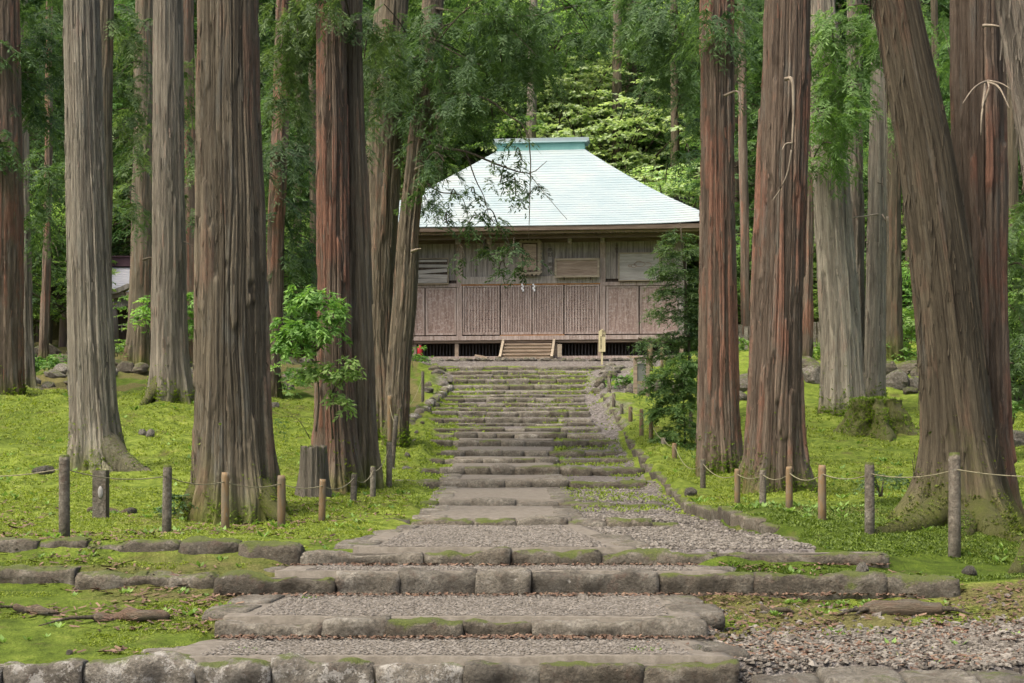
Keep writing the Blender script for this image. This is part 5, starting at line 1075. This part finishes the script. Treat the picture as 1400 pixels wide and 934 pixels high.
bx('rust_rail', 684, 772, 457.8, 459.5, -.09, .0, w_oran, label='rust-stained bottom rail under the middle doors')
# floor edge, underfloor
bx('floor_beam', 725-HWX*mW-6, 725+HWX*mW+6, 459.7, 465.5, -.32, .05, w_pink); bx('floor_sill', 725-HWX*mW-4, 725+HWX*mW+4, 465.8, 469, -.25, .05, w_beam)
bx('ground_sill', 725-HWX*mW-4, 725+HWX*mW+4, 487.5, 491.5, -.30, -.02, w_pink)
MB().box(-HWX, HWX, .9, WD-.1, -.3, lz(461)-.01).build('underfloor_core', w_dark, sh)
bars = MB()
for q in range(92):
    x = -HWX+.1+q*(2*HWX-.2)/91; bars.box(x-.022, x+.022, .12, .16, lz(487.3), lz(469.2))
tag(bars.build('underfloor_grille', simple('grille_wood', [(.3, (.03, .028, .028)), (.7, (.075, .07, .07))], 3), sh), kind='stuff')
for px in (521, 566, 624.5, 688, 760, 820, 889, 930): bx('floor_post', px-2.6, px+2.6, 469.2, 487.3, -.2, -.05, w_step)
# wooden steps
st = empty('wooden_steps', (lx(724), 0, 0)); st.parent = sh; zf = lz(466)
for q in range(5):
    z1_ = zf-.02-q*.125; y1_ = -.32-q*.2; w2 = .80
    MB().box(-w2, w2, y1_-.24, y1_, z1_-.145, z1_-.10).build('step_board', w_step, st)
    MB().box(-w2, w2, y1_-.2, y1_-.18, z1_-.26, z1_-.147).build('riser_board', w_tan, st)
for sx_ in (-1, 1): MB().bar((sx_*.86, -.28, zf-.05), (sx_*.86, -1.35, zf-.68), .08, .2).build('stringer', w_tan, st)
# votive plaques
pq = empty('name_plaque', (0, -.25, 0)); pq.parent = sh
f_ = MB(); x0_, x1_, z0_, z1_ = lx(711), lx(740), lz(376), lz(331)
f_.box(x0_, x1_, -.06, .0, z0_, z1_)
for q in range(8):
    zz_ = z0_+(q+.5)*(z1_-z0_)/8
    for xx_ in (x0_, x1_): f_.tube([(xx_, -.05, zz_), (xx_, -.005, zz_)], .05, 10)
for q in range(5):
    xx_ = x0_+(q+.5)*(x1_-x0_)/5
    for zz_ in (z0_, z1_): f_.tube([(xx_, -.05, zz_), (xx_, -.005, zz_)], .05, 10)
f_.build('plaque_frame', w_tan, pq)
MB().box(x0_+.10, x1_-.10, -.075, -.061, z0_+.08, z1_-.07).build('plaque_border', w_dark, pq)
MB().box(x0_+.14, x1_-.14, -.09, -.076, z0_+.12, z1_-.11).build('plaque_panel', w_beam, pq)
def text(name, s, size, loc, m, parent, rot=(pi/2, 0, 0), ext=.004):
    cu = bpy.data.curves.new(name, 'FONT'); cu.body = s; cu.size = size; cu.extrude = ext; cu.align_x = 'CENTER'; cu.align_y = 'CENTER'; cu.space_line = .95
    to = bpy.data.objects.new('t', cu); COL.objects.link(to); dg = bpy.context.evaluated_depsgraph_get()
    me = bpy.data.meshes.new_from_object(to.evaluated_get(dg)); bpy.data.objects.remove(to); me.materials.clear(); me.materials.append(m)
    return link(name, me, parent, loc, rot)
ink_m = simple('faded_ink', [(.3, (.07, .05, .04)), (.7, (.13, .10, .08))], 5)
tanl = simple('carved_pale_letters', [(.3, (.3, .23, .16)), (.7, (.38, .3, .22))], 5)
text('lettering', '中\n宮\n平\n泉\n寺', .165, ((x0_+x1_)/2, -.093, (z0_+z1_)/2), tanl, pq)
def plaque(name, px0, px1, py0, py1, y, inner, label=None, fw_=.05, panels=1, fm=w_tan):
    e = empty(name, (0, y, 0)); e.parent = sh; x0_, x1_, z0_, z1_ = lx(px0), lx(px1), lz(py1), lz(py0)
    f_ = MB(); f_.box(x0_, x1_, -.06, 0, z0_, z0_+fw_); f_.box(x0_, x1_, -.06, 0, z1_-fw_, z1_); f_.box(x0_, x0_+fw_, -.058, 0, z0_+fw_, z1_-fw_); f_.box(x1_-fw_, x1_, -.058, 0, z0_+fw_, z1_-fw_); f_.build('plaque_frame', fm, e)
    for q in range(panels):
        a = z0_+fw_+q*(z1_-z0_-2*fw_)/panels; b_ = z0_+fw_+(q+1)*(z1_-z0_-2*fw_)/panels
        MB().box(x0_+fw_, x1_-fw_, -.03, -.01, a+.003, b_-.003).build('plaque_board', inner, e)
    if label: e['label'] = label
    return e
plaque('votive_plaque', 759, 820, 355, 381, -.2, w_beam, 'wide blank brown plaque', .075)
for px in (772, 808): MB().tube([(lx(px), -.26, lz(381)), (lx(px), -.26, lz(384.5))], .025, 6).build('plaque_peg', w_dark, sh)
w_ash = wood('ashen_plank', (.24, .225, .2), (.34, .32, .29), (.43, .41, .37), st=(.5, 5, 5))
pl = plaque('votive_plaque', 845.5, 901.5, 348, 386.5, -.14, w_ash, 'pale grey votive board of three planks with a faint brown drawing', .035, 3)
mb = MB()
for cx_, cz_, r_, a0, a1, sq in [(874, 364, .17, 0, 2*pi, .45), (866, 366, .08, 0, 2*pi, .7), (884, 365, .13, -1.6, 1.8, .6), (873, 362, .09, .5, 3.6, .6), (861, 366, .05, 1, 6, .7)]:
    mb.tube([(lx(cx_)+r_*cos(a)*1.1, -.032, lz(cz_)+r_*sin(a)*sq) for a in np.linspace(a0, a1, 16)], .007, 4)
mb.build('faded_drawing', simple('brown_paint', [(.3, (.22, .14, .1)), (.7, (.3, .2, .15))], 5), pl, True)
pl = plaque('votive_plaque', 569, 613, 352, 388, -.12, w_dark, 'damaged votive board with loose pale slats', .03, 1)
for z_, h_, r_, x_ in [(356, 3, .0, 0), (363, 4, .02, 2), (370, 5, -.06, 0), (377, 5, .03, 1), (383, 6, .0, 0)]:
    MB().box(-.5, .5, -.02, 0, -h_/2/mW, h_/2/mW).build('slat', w_ash, pl, loc=(lx(591+x_*.5), -.045, lz(z_)), rot=(0, r_, 0))
# narrow hanging inscription boards on the wall
o = bx('inscription_board', 749.5, 755, 338, 370, -.03, .0, w_ash); text('lettering', '奉\n納', .17, (lx(752.2), -.034, lz(366)), ink_m, o)
text('lettering', '奉\n献', .17, (lx(752.2), -.034, lz(346)), ink_m, o)
text('lettering', '奉\n納\n者', .11, (lx(843), -.034, lz(342)), ink_m, sh)
# folded paper streamers
paper = simple('white_paper', [(.3, (.75, .75, .75)), (.7, (.85, .85, .85))], 5)
for px in (714.8, 730.3):
    mb = MB(); x = lx(px); z = lz(388.5)
    for q in range(4):
        o_ = (.022 if q % 2 else -.018); mb.bar((x+o_, -.12-q*.003, z-q*.058), (x+o_*.6, -.12-q*.003, z-q*.058-.075), .004, .05) if False else mb.box(x+o_-.026, x+o_+.026, -.125-q*.004, -.122-q*.004, z-(q+1)*.065, z-q*.055)
    mb.build('paper_streamer', paper, sh)
# offering box post, red extinguisher, loose planks at the foot
o = MB().box(-.07, .07, -.07, .07, 0, .43).build('wooden_stake', w_tan, None, loc=W(765, 488.5, 47.2)); tag(o, 'short weathered wooden stake right of the shrine steps', 'stake')
red_m = simple('red_paint', [(.3, (.32, .02, .025)), (.7, (.42, .03, .035))], 4, rough=.4)
fe = empty('fire_extinguisher', W(574, 489, 47.6), label='red fire extinguisher under the shrine floor at its left end', cat='fire extinguisher')
MB().tube([(0, 0, .0), (0, 0, .03), (0, 0, .34), (0, 0, .39), (0, 0, .41)], [.08, .09, .09, .05, .03], 14).build('cylinder_body', red_m, fe, True); MB().box(-.06, .06, -.02, .02, .41, .45).build('valve_handle', w_dark, fe)
for a, b, lb in [((650, 487, 47.2), (667, 490.5, 47.0), 'loose pale plank leaning on the shrine sill left of the steps'), ((858, 489, 47.3), (875, 490, 47.0), 'loose plank lying on the shrine sill behind the sign')]:
    A_, B_ = W(*a), W(*b); o = MB().bar(A_-A_, B_-A_, .1, .05).build('plank', w_step, None, loc=A_+[0, 0, .03]); tag(o, lb, 'plank')

# wooden sign
sg = empty('wooden_sign', W(823, 501, 45.0), label='tall pale yellow wooden notice board on a stake at the top of the stairs', cat='sign')
ys = wood('fresh_yellow_wood', (.42, .36, .2), (.5, .44, .26), (.56, .5, .32)); m45 = F/45
MB().box(-.03, .03, 0, .05, -.2, 30/m45).build('stake', ys, sg)
hw, z0_, z1_ = 4.6/m45, 20/m45, 48/m45
b_ = MB(); b_.add([(-hw, -.03, z0_), (hw, -.03, z0_), (hw, -.03, z1_), (0, -.03, z1_+.07), (-hw, -.03, z1_), (-hw, -.002, z0_), (hw, -.002, z0_), (hw, -.002, z1_), (0, -.002, z1_+.07), (-hw, -.002, z1_)],
    [(0, 1, 2, 4), (9, 7, 6, 5), (0, 5, 6, 1), (1, 6, 7, 2), (2, 7, 8, 3), (3, 8, 9, 4), (4, 9, 5, 0)], [(4, 2, 3), (9, 8, 7)]); b_.build('board', ys, sg)
text('lettering', '拝\n殿', .12, (.045, -.033, z1_-.08), ink_m, sg, ext=.001)
text('lettering', '平\n泉\n寺\n白\n山\n神\n社', .06, (-.03, -.033, (z0_+z1_)/2-.04), ink_m, sg, ext=.001)
# grey notice board on two posts
nb_ = empty('notice_board', at(877, 36.2), label='grey notice panel between two wooden posts beside the upper stairs', cat='sign'); m36 = F/36.2
for x in (-8.5, 8.5):
    MB().box(x/m36-.045, x/m36+.045, -.045, .045, -.2, 50/m36).build('post', w_beam, nb_)
MB().box(-6/m36, 6/m36, -.02, .02, 20/m36, 44/m36).build('panel', simple('grey_panel', [(.3, (.12, .13, .12)), (.7, (.18, .19, .17))], 4, rough=.5), nb_)
MB().box(-7.5/m36, 7.5/m36, -.03, .03, 17/m36, 19.7/m36).build('rail', w_beam, nb_)
MB().box(-10/m36, 10/m36, -.1, .1, 50.2/m36, 52/m36).build('roof_board', w_dark, nb_)

# roof of the main hall behind
mh = empty('main_hall', W(925, 480, 60.5), label='dark roof ridge of a second hall showing behind the right end of the shrine roof', cat='shrine'); m60 = F/60.5
dk = simple('dark_tiles', [(.3, (.05, .045, .05)), (.7, (.10, .09, .095))], 4); zr2 = (480-283)/m60
mb = MB(); mb.add([(-1.2, -2.6, zr2-2.2), (3.4, -2.6, zr2-2.2), (1.0, 0, zr2), (-.7, 0, zr2), (-1.2, 2.6, zr2-2.2), (3.4, 2.6, zr2-2.2)], [(0, 1, 2, 3), (5, 4, 3, 2)], [(1, 5, 2), (4, 0, 3)]); mb.build('roof', dk, mh)
MB().box(-.8, .5, -.16, .16, zr2-.08, zr2+.28).build('ridge_base', dk, mh); MB().box(-.9, .85, -.24, .24, zr2+.283, zr2+.40).build('ridge_cap', dk, mh); MB().box(.3, .47, -.12, .12, zr2-.4, zr2+.28).build('ridge_end', dk, mh)
MB().box(-.9, 3.0, -2, 2, -.5, zr2-2.1).build('wall', w_dark, mh)

# small hall and torii far left
D = 56; m56 = F/D; hl = empty('small_hall', W(180, 468, D), label='small hall with a pale grey roof half hidden by trunks on the left', cat='shrine'); 
def hx_(px): return (px-180)/m56
def hz_(py): return (468-py)/m56
rfm = simple('pale_grey_roof', [(.3, (.42, .42, .45)), (.7, (.6, .6, .62))], 3, (1, 1, 8)); pur = simple('purple_brown_ridge', [(.3, (.07, .035, .045)), (.7, (.12, .07, .08))], 3)
mb = MB()
for c in range(14):
    s0, s1 = c/14, (c+1)/14; g = lambda s: (hx_(140-6*s), hx_(216+10*s), -2.0*s, hz_(364)-(hz_(364)-hz_(405))*s)
    a, b = g(s0), g(s1); mb.add([(a[0], a[2], a[3]), (a[1], a[2], a[3]), (b[1], b[2], b[3]+.02), (b[0], b[2], b[3]+.02), (b[1], b[2], b[3]-.02), (b[0], b[2], b[3]-.02)], [(3, 2, 1, 0), (5, 4, 2, 3)])
    mb.add([(a[0], -a[2], a[3]), (a[1], -a[2], a[3]), (b[1], -b[2], b[3]), (b[0], -b[2], b[3])], [(0, 1, 2, 3)])
r_ = mb.build('roof', rfm, hl); MB().box(hx_(136), hx_(220), -.25, .25, hz_(365), hz_(353)).build('ridge', pur, r_); MB().box(hx_(134), hx_(222), -.32, .32, hz_(352.8), hz_(351)).build('ridge_cap', pur, r_)
MB().box(hx_(134), hx_(226), -2.0, -1.9, hz_(411), hz_(406)).build('eave_beam', w_beam, hl); MB().box(hx_(150), hx_(210), -1.75, -1.6, hz_(423), hz_(414)).build('beam', w_grey, hl)
for px in (148, 172, 196, 212): MB().box(hx_(px-2), hx_(px+2), -1.9, -1.7, -.5, hz_(411)).build('pillar', w_beam, hl)
MB().box(hx_(146), hx_(214), -.9, 1.8, -.5, hz_(408)).build('wall', w_dark, hl)
for px in np.arange(150, 212, 8): MB().box(hx_(px), hx_(px+1.2), -1.72, -1.66, hz_(458), hz_(450)).build('railing_bar', w_grey, hl)
MB().box(hx_(148), hx_(213), -1.73, -1.65, hz_(450), hz_(448.6)).build('railing', w_grey, hl)
D = 50; m50 = F/D; to = empty('torii_gate', at(121, D), label='old grey torii gate half hidden behind the pale straight cedar', cat='torii'); tz = to.location.z
def tz_(py): return CZ+(YH-py)/m50-tz
def tx_(px): return (px-121)/m50
mb = MB(); pts = [(tx_(px), 0, tz_(py)) for px, py in [(65, 391), (80, 398), (100, 402), (121, 403), (142, 402), (162, 398), (178, 391)]]; P = curve(pts, 24)
for a, b in zip(P[:-1], P[1:]): mb.bar(a, b, .4, .16)
mb.build('top_beam', w_grey, to)
mb = MB(); P = curve([(tx_(px), 0, tz_(py)) for px, py in [(72, 402), (100, 408.5), (121, 409.5), (142, 408.5), (171, 402)]], 20)
for a, b in zip(P[:-1], P[1:]): mb.bar(a, b, .28, .18)
mb.build('lintel_beam', w_beam, to); mb = MB(); mb.box(tx_(72), tx_(171), -.08, .08, tz_(421), tz_(415.5)); mb.build('tie_beam', w_grey, to)
for a, b in ((92, 86), (151, 157)):
    mb = MB(); mb.tube([(tx_(b), 0, -.3), (tx_(b*.6+a*.4), 0, tz_(430)), (tx_(a), 0, tz_(408))], [.17, .16, .15], 14); mb.build('pillar', wood('torii_pillar', (.16, .12, .11), (.26, .2, .19), (.34, .28, .26)), to, True)
# stone fence on the right
sf = empty('stone_fence', at(1065, 46.5), label='low grey stone pillar fence on the bank at the right', cat='fence'); m46 = F/46.5
pm = mesh('pillar', *MB().box(-.06, .06, -.06, .06, -.3, .75).get()[:2], None, ST['bare'], False)
for q, px in enumerate(np.arange(1005, 1132, 7.2)):
    x = (px-1065)/m46; link('pillar', pm, sf, (x, 0, gz(sf.location.x+x, 46.5)-sf.location.z+.1))
MB().box((1002-1065)/m46, (1132-1065)/m46, -.05, .05, .42, .50).build('rail', ST['bare'], sf)

# ------------------------------------------------------------------ shrubs and saplings
def leafy(name, label, base, pads, leaf, lL, lW, n, length, seed, stems, droop=.35, cat='shrub', r=.015, spread=1.3, barkk='brown'):
    rg = np.random.default_rng(seed); t = empty(name, base, label=label, cat=cat); P = []; O = []
    for px, py, D, rx, ry, k in pads:
        c = W(px, py, D); m = F/D
        for q in range(k):
            a = rg.uniform(0, 2*pi); rr = rg.uniform(0, 1)**.6; P.append(c+[cos(a)*rr*rx/m, rg.uniform(-1, 1)*rx/m*.8, sin(a)*rr*ry/m]); O.append([cos(a)+rg.normal(0, .5), rg.normal(0, .8), rg.uniform(-.2, .35)])
    V, Q, tt = sprays(np.array(P), unit(O), n, length, lL, lW, droop, 5, spread, rg, .3); put('foliage', V, Q, None, LF[leaf], t, False, {'tint': tt})
    mb = MB()
    for s in stems:
        C_ = curve([W(*p) for p in s], 14); mb.tube(C_, np.linspace(r, r*.3, 14), 6)
    v, q, t_ = mb.get(); put('stem', v, q, t_, BK[barkk], t, True, {'bk': v, 'foot': np.zeros(len(v))}); return t
leafy('leafy_sapling', 'bright green leafy sapling growing over the hollow stump', W(432, 590, 18.3), [(415, 405, 18.2, 24, 22, 26), (440, 408, 18.3, 26, 14, 18), (395, 450, 18.2, 24, 20, 26), (425, 445, 18.2, 26, 18, 24), (455, 430, 18.2, 18, 20, 16), (400, 475, 18.2, 22, 10, 12), (450, 455, 18.2, 22, 10, 12)], 'bush', .092, .027, 26, .14, 21, [[(432, 590, 18.4), (436, 540, 18.4), (430, 470, 18.3), (425, 400, 18.3)], [(433, 500, 18.3), (400, 460, 18.2)], [(433, 480, 18.3), (465, 440, 18.2)]], .9)
leafy('leafy_sapling', 'darker low sprig of leaves against the double-stemmed cedar', W(455, 600, 18.5), [(440, 505, 18.4, 24, 12, 14), (470, 500, 18.3, 24, 14, 14), (420, 515, 18.4, 20, 12, 10), (478, 510, 18.3, 12, 8, 5), (462, 540, 18.4, 18, 12, 7), (470, 555, 18.4, 12, 6, 3)], 'fresh', .09, .03, 22, .13, 22, [[(455, 600, 18.6), (452, 560, 18.5), (450, 500, 18.4)], [(452, 540, 18.5), (475, 505, 18.3)]], .9)
leafy('leafy_sapling', 'sparse leafless-looking sprig bending left of the hollow stump', W(418, 640, 18.0), [(372, 575, 17.9, 12, 6, 4), (380, 590, 17.9, 10, 5, 2)], 'near', .07, .022, 16, .12, 23, [[(424, 600, 18.2), (405, 572, 18), (375, 570, 17.9)]], .6, r=.006)
leafy('conifer_sapling', 'slim young conifer beside the red-brown cedar right of the shrine', at(938, 30), [(925, 320, 30, 14, 10, 12), (930, 345, 30, 24, 12, 26), (922, 370, 30, 26, 12, 28), (928, 395, 30, 26, 12, 28), (925, 425, 30, 28, 12, 28), (932, 455, 30, 26, 12, 26), (895, 468, 29.8, 26, 6, 14), (915, 485, 30, 30, 8, 18), (950, 470, 30, 10, 60, 24), (952, 400, 30, 8, 60, 16)],
      'near', .088, .018, 92, .42, 31, [[(945, 620, 30), (943, 500, 30), (938, 400, 30), (930, 305, 30)], [(936, 462, 30), (900, 470, 29.8), (872, 462, 29.8)]], .5, 'tree', .05)
leafy('conifer_sapling', 'bushy green young conifer behind the right rope posts', at(930, 26.5), [(915, 520, 26.5, 26, 14, 26), (930, 500, 26.5, 24, 12, 20), (935, 545, 26.5, 26, 18, 40), (915, 565, 26.4, 22, 14, 24), (930, 590, 26.4, 22, 14, 26), (895, 535, 26.5, 14, 8, 8), (945, 520, 26.6, 14, 40, 26), (940, 615, 26.4, 14, 14, 12)],
      'cedar2', .085, .018, 105, .36, 32, [[(938, 650, 26.5), (936, 580, 26.5), (932, 500, 26.5)]], .5, 'tree', .03)
for q, (px, py, D, rx, ry, k, lf, lb) in enumerate([(205, 430, 39, 20, 26, 26, 'bush', 'light green shrub in front of the brown cedar by the small hall'), (270, 430, 40, 16, 40, 40, 'bush', 'light green shrub between the slim grey and the huge cedar'), (65, 495, 38, 26, 12, 26, 'bush', 'light green ground shrub left of the pale cedar'),
       (160, 472, 40, 16, 10, 14, 'bush', 'bright green fern clump right of the pale cedar'), (1245, 445, 40, 22, 26, 36, 'fresh', 'green shrub on the bank left of the leaning cedar'), (1240, 480, 38, 18, 14, 18, 'bush', 'bright green low shrub on the bank left of the leaning cedar'), (568, 484, 45, 8, 8, 8, 'bush', 'tiny bright green bush left of the shrine corner'),
       (1392, 450, 24, 14, 40, 34, 'fresh', 'green shrub at the right edge behind the leaning cedar'), (1385, 560, 22, 16, 14, 14, 'fresh', 'low green shrub beside the boulder at the right edge'), (245, 690, 14.6, 14, 22, 16, 'near', 'dark ivy tuft at the left foot of the huge furrowed cedar'), (1205, 655, 15.5, 26, 18, 12, 'near', 'small conifer seedling behind the rope between the right posts'),
       (850, 520, 38, 8, 6, 8, 'bush', 'small green weed on the right edge of the upper stairs'), (1000, 470, 44, 20, 10, 16, 'fresh', 'low green shrub on the bank beside the stone fence'), (1110, 478, 40, 20, 10, 16, 'bush', 'mossy shrub above the boulders on the right bank'), (392, 515, 31, 30, 14, 22, 'fresh', 'low green shrub behind the leafy sapling')]):
    sc_ = D/26; leafy('shrub', lb, W(px, py+ry, D), [(px, py, D, rx, ry, k)], lf, .09*sc_, .032*sc_, 46, .3*sc_, 50+q, [[(px, py+ry+6, D), (px+3, py, D)], [(px-2, py+ry+6, D), (px-8, py, D)]], .4)

# ------------------------------------------------------------------ moss tufts, little plants, litter
def lawn_pts(N, D0, D1, px0, px1, sd, thin=True, maxb=.5):
    rg = np.random.default_rng(sd); D = 1/rg.uniform(1/D1, 1/D0, N*2); px = rg.uniform(px0, px1, N*2); x = (px-700)/F*D
    l = np.interp(D, PLd, PLx); r_ = np.interp(D, PLd, PRx); kx_ = np.interp(D, KD, KX)
    ok = ((px < l-8) | ((px > r_+8) & (px > np.where((D > 11.6) & (D < 38.5), kx_+8, 0))))
    ok &= ~((px > 930) & (D < 10.6) & (rg.uniform(0, 1, N*2) < .88)); cl = fbm(x*1.3, D*1.3, 0, sd, 3); ok &= cl > (-.25 if thin else .1)
    for Dk in (DD[2], DD[3]): ok &= ~((D > Dk-.15) & (D < Dk+.3))
    return np.stack([x, D, ground(x, D)-.004], 1)[ok][:N]
P = lawn_pts(130000, 8.8, 30, -150, 1550, 71); pq_ = 700+F*P[:, 0]/P[:, 1]
dm = (smooth((pq_-930)/60)*smooth((17.5+2*fbm(P[:, 0]*.5, P[:, 1]*.5, 0, 47, 2)-P[:, 1])/3)*(P[:, 1] > 11)) > rng.uniform(.2, .9, len(P)); PD = P[dm]; P = P[~dm]
blades('moss_cushion', PD, .012+.014*rng.uniform(0, 1, len(PD)), tuftd_m, 3, 72, 'dark green moss round the mossy roots at the right', 'moss', .28, 1.0)
blades('moss_cushion', P, (.008+.012*rng.uniform(0, 1, len(P)))*np.interp(P[:, 1], [8, 14, 30], [.8, 1.3, 2.6]), tuft_m, 3, 71, 'yellow-green moss covering the ground on both sides of the stairway', 'moss', .28, 1.0)
rg = np.random.default_rng(91); N = 26000; D = rg.uniform(15.5, 44, N); u_ = rg.uniform(0, 1, N)
lft = np.interp(D, PLd, PLx)-10; rgt = np.interp(D, KD, KX)-4; px = lft+(rgt-lft)*u_; x = (px-700)/F*D
sl_ = np.interp(D, [14, 22, 30, 44], [590, 618, 628, 628]); sr_ = np.interp(D, [14, 22, 30, 31, 44], [782, 757, 757, 757, 757])
out = (px < sl_-2) | (px > sr_+3); dens = np.where(px < sl_, 1.0, np.where(D < 29, .55, .25)); dens = np.where(out, dens, np.where(D > 30, .12, 0))
ok = rg.uniform(0, 1, N) < dens*smooth(.5+fbm(x*1.1, D*1.1, 0, 92, 3)*2.2)
P = np.stack([x, D, ground(x, D)+.012], 1)[ok]; blades('stair_moss', P, (.012+.02*rg.uniform(0, 1, len(P)))*np.interp(P[:, 1], [15, 40], [1.1, 2.2]), tuft_m, 3, 93, 'moss and grass growing on the treads and in the joints of the upper stairs', 'moss', .3, 1.0)
P = lawn_pts(1500, 8.8, 28, -150, 1500, 73, False); blades('ground_plants', P, (.03+.03*rng.uniform(0, 1, len(P))**2)*np.interp(P[:, 1], [8, 30], [.8, 1.9]), fern_m, 6, 73, 'tiny green weeds and ferns sprouting from the moss', 'weeds', .3, 1.1)
# plants at the feet of the steps
pp = []
for px, D in [(1150, 10.6), (1185, 10.55), (1080, 10.6), (1130, 10.5), (1215, 10.5), (1240, 10.45), (905, 8.9), (880, 8.9), (860, 8.9), (350, 8.9), (330, 8.9), (420, 10.6), (250, 10.65), (170, 10.65), (60, 11.3), (120, 11.3), (300, 11.3), (1090, 10.65), (770, 25), (830, 28), (815, 41), (805, 43), (870, 8.85), (1060, 10.2)]:
    for q in range(4): pp.append(at(px+random.uniform(-8, 8), D+random.uniform(-.03, .03)))
pp = np.array(pp); blades('ground_plants', pp, np.full(len(pp), .035), fern_m, 5, 75, 'small green weeds growing at the feet of the stone steps', 'weeds', .35, 1.0)
# brown needles and cone litter
def litter(P, seed, label, ln=.05):
    rg = np.random.default_rng(seed); N = len(P); a = rg.uniform(0, 2*pi, N); L = ln*rg.uniform(.3, 1.3, N); d = np.stack([np.cos(a), np.sin(a), rg.normal(0, .1, N)], 1)*L[:, None]; s = np.stack([-np.sin(a), np.cos(a), rg.normal(0, .3, N)], 1)*(.005+.004*rg.uniform(0, 1, (N, 1))); b = np.array([0, 0, .012])
    V = np.stack([P-s+b*.3, P+s+b*.3, P+d+s+b, P+d-s+b], 1).reshape(-1, 3); o = put('needle_litter', V, np.arange(4*N).reshape(-1, 4), None, litter_m, None, False, {'tint': np.repeat(rg.uniform(0, 1, N), 4)}, base=P[0]); tag(o, label, 'litter', kind='stuff')
N = 5200; D = 1/rng.uniform(1/11.2, 1/8.2, N); px = rng.uniform(850, 1550, N); x = (px-700)/F*D; ok = fbm(x*1.6, D*1.6, 0, 81, 3) > -.15
litter(np.stack([x, D, ground(x, D)+.008], 1)[ok], 81, 'reddish brown cedar needles scattered over the gravel at the bottom right')
P = []
for k in (1, 2, 3):
    D = DD[k]-rng.uniform(.0, .14, 900)**1.0; px = rng.uniform(ROWS[k][2] if k == 1 else 250, min(ROWS[k][3], 1250), 900); x = (px-700)/F*D; P.append(np.stack([x, D, CZ+ZB[k]+.02+0*x], 1))
litter(np.concatenate(P), 82, 'reddish brown cedar needles gathered at the feet of the lower steps', .035)
N = 6000; D = 1/rng.uniform(1/19, 1/8.8, N); px = rng.uniform(-50, 600, N); x = (px-700)/F*D; ok = (fbm(x*1.2, D*1.2, 0, 83, 3) > .05) & (px < np.interp(D, PLd, PLx)-6)
litter(np.stack([x, D, ground(x, D)+.01], 1)[ok], 83, 'brown twigs and needles lying in the moss at the bottom left', .07)
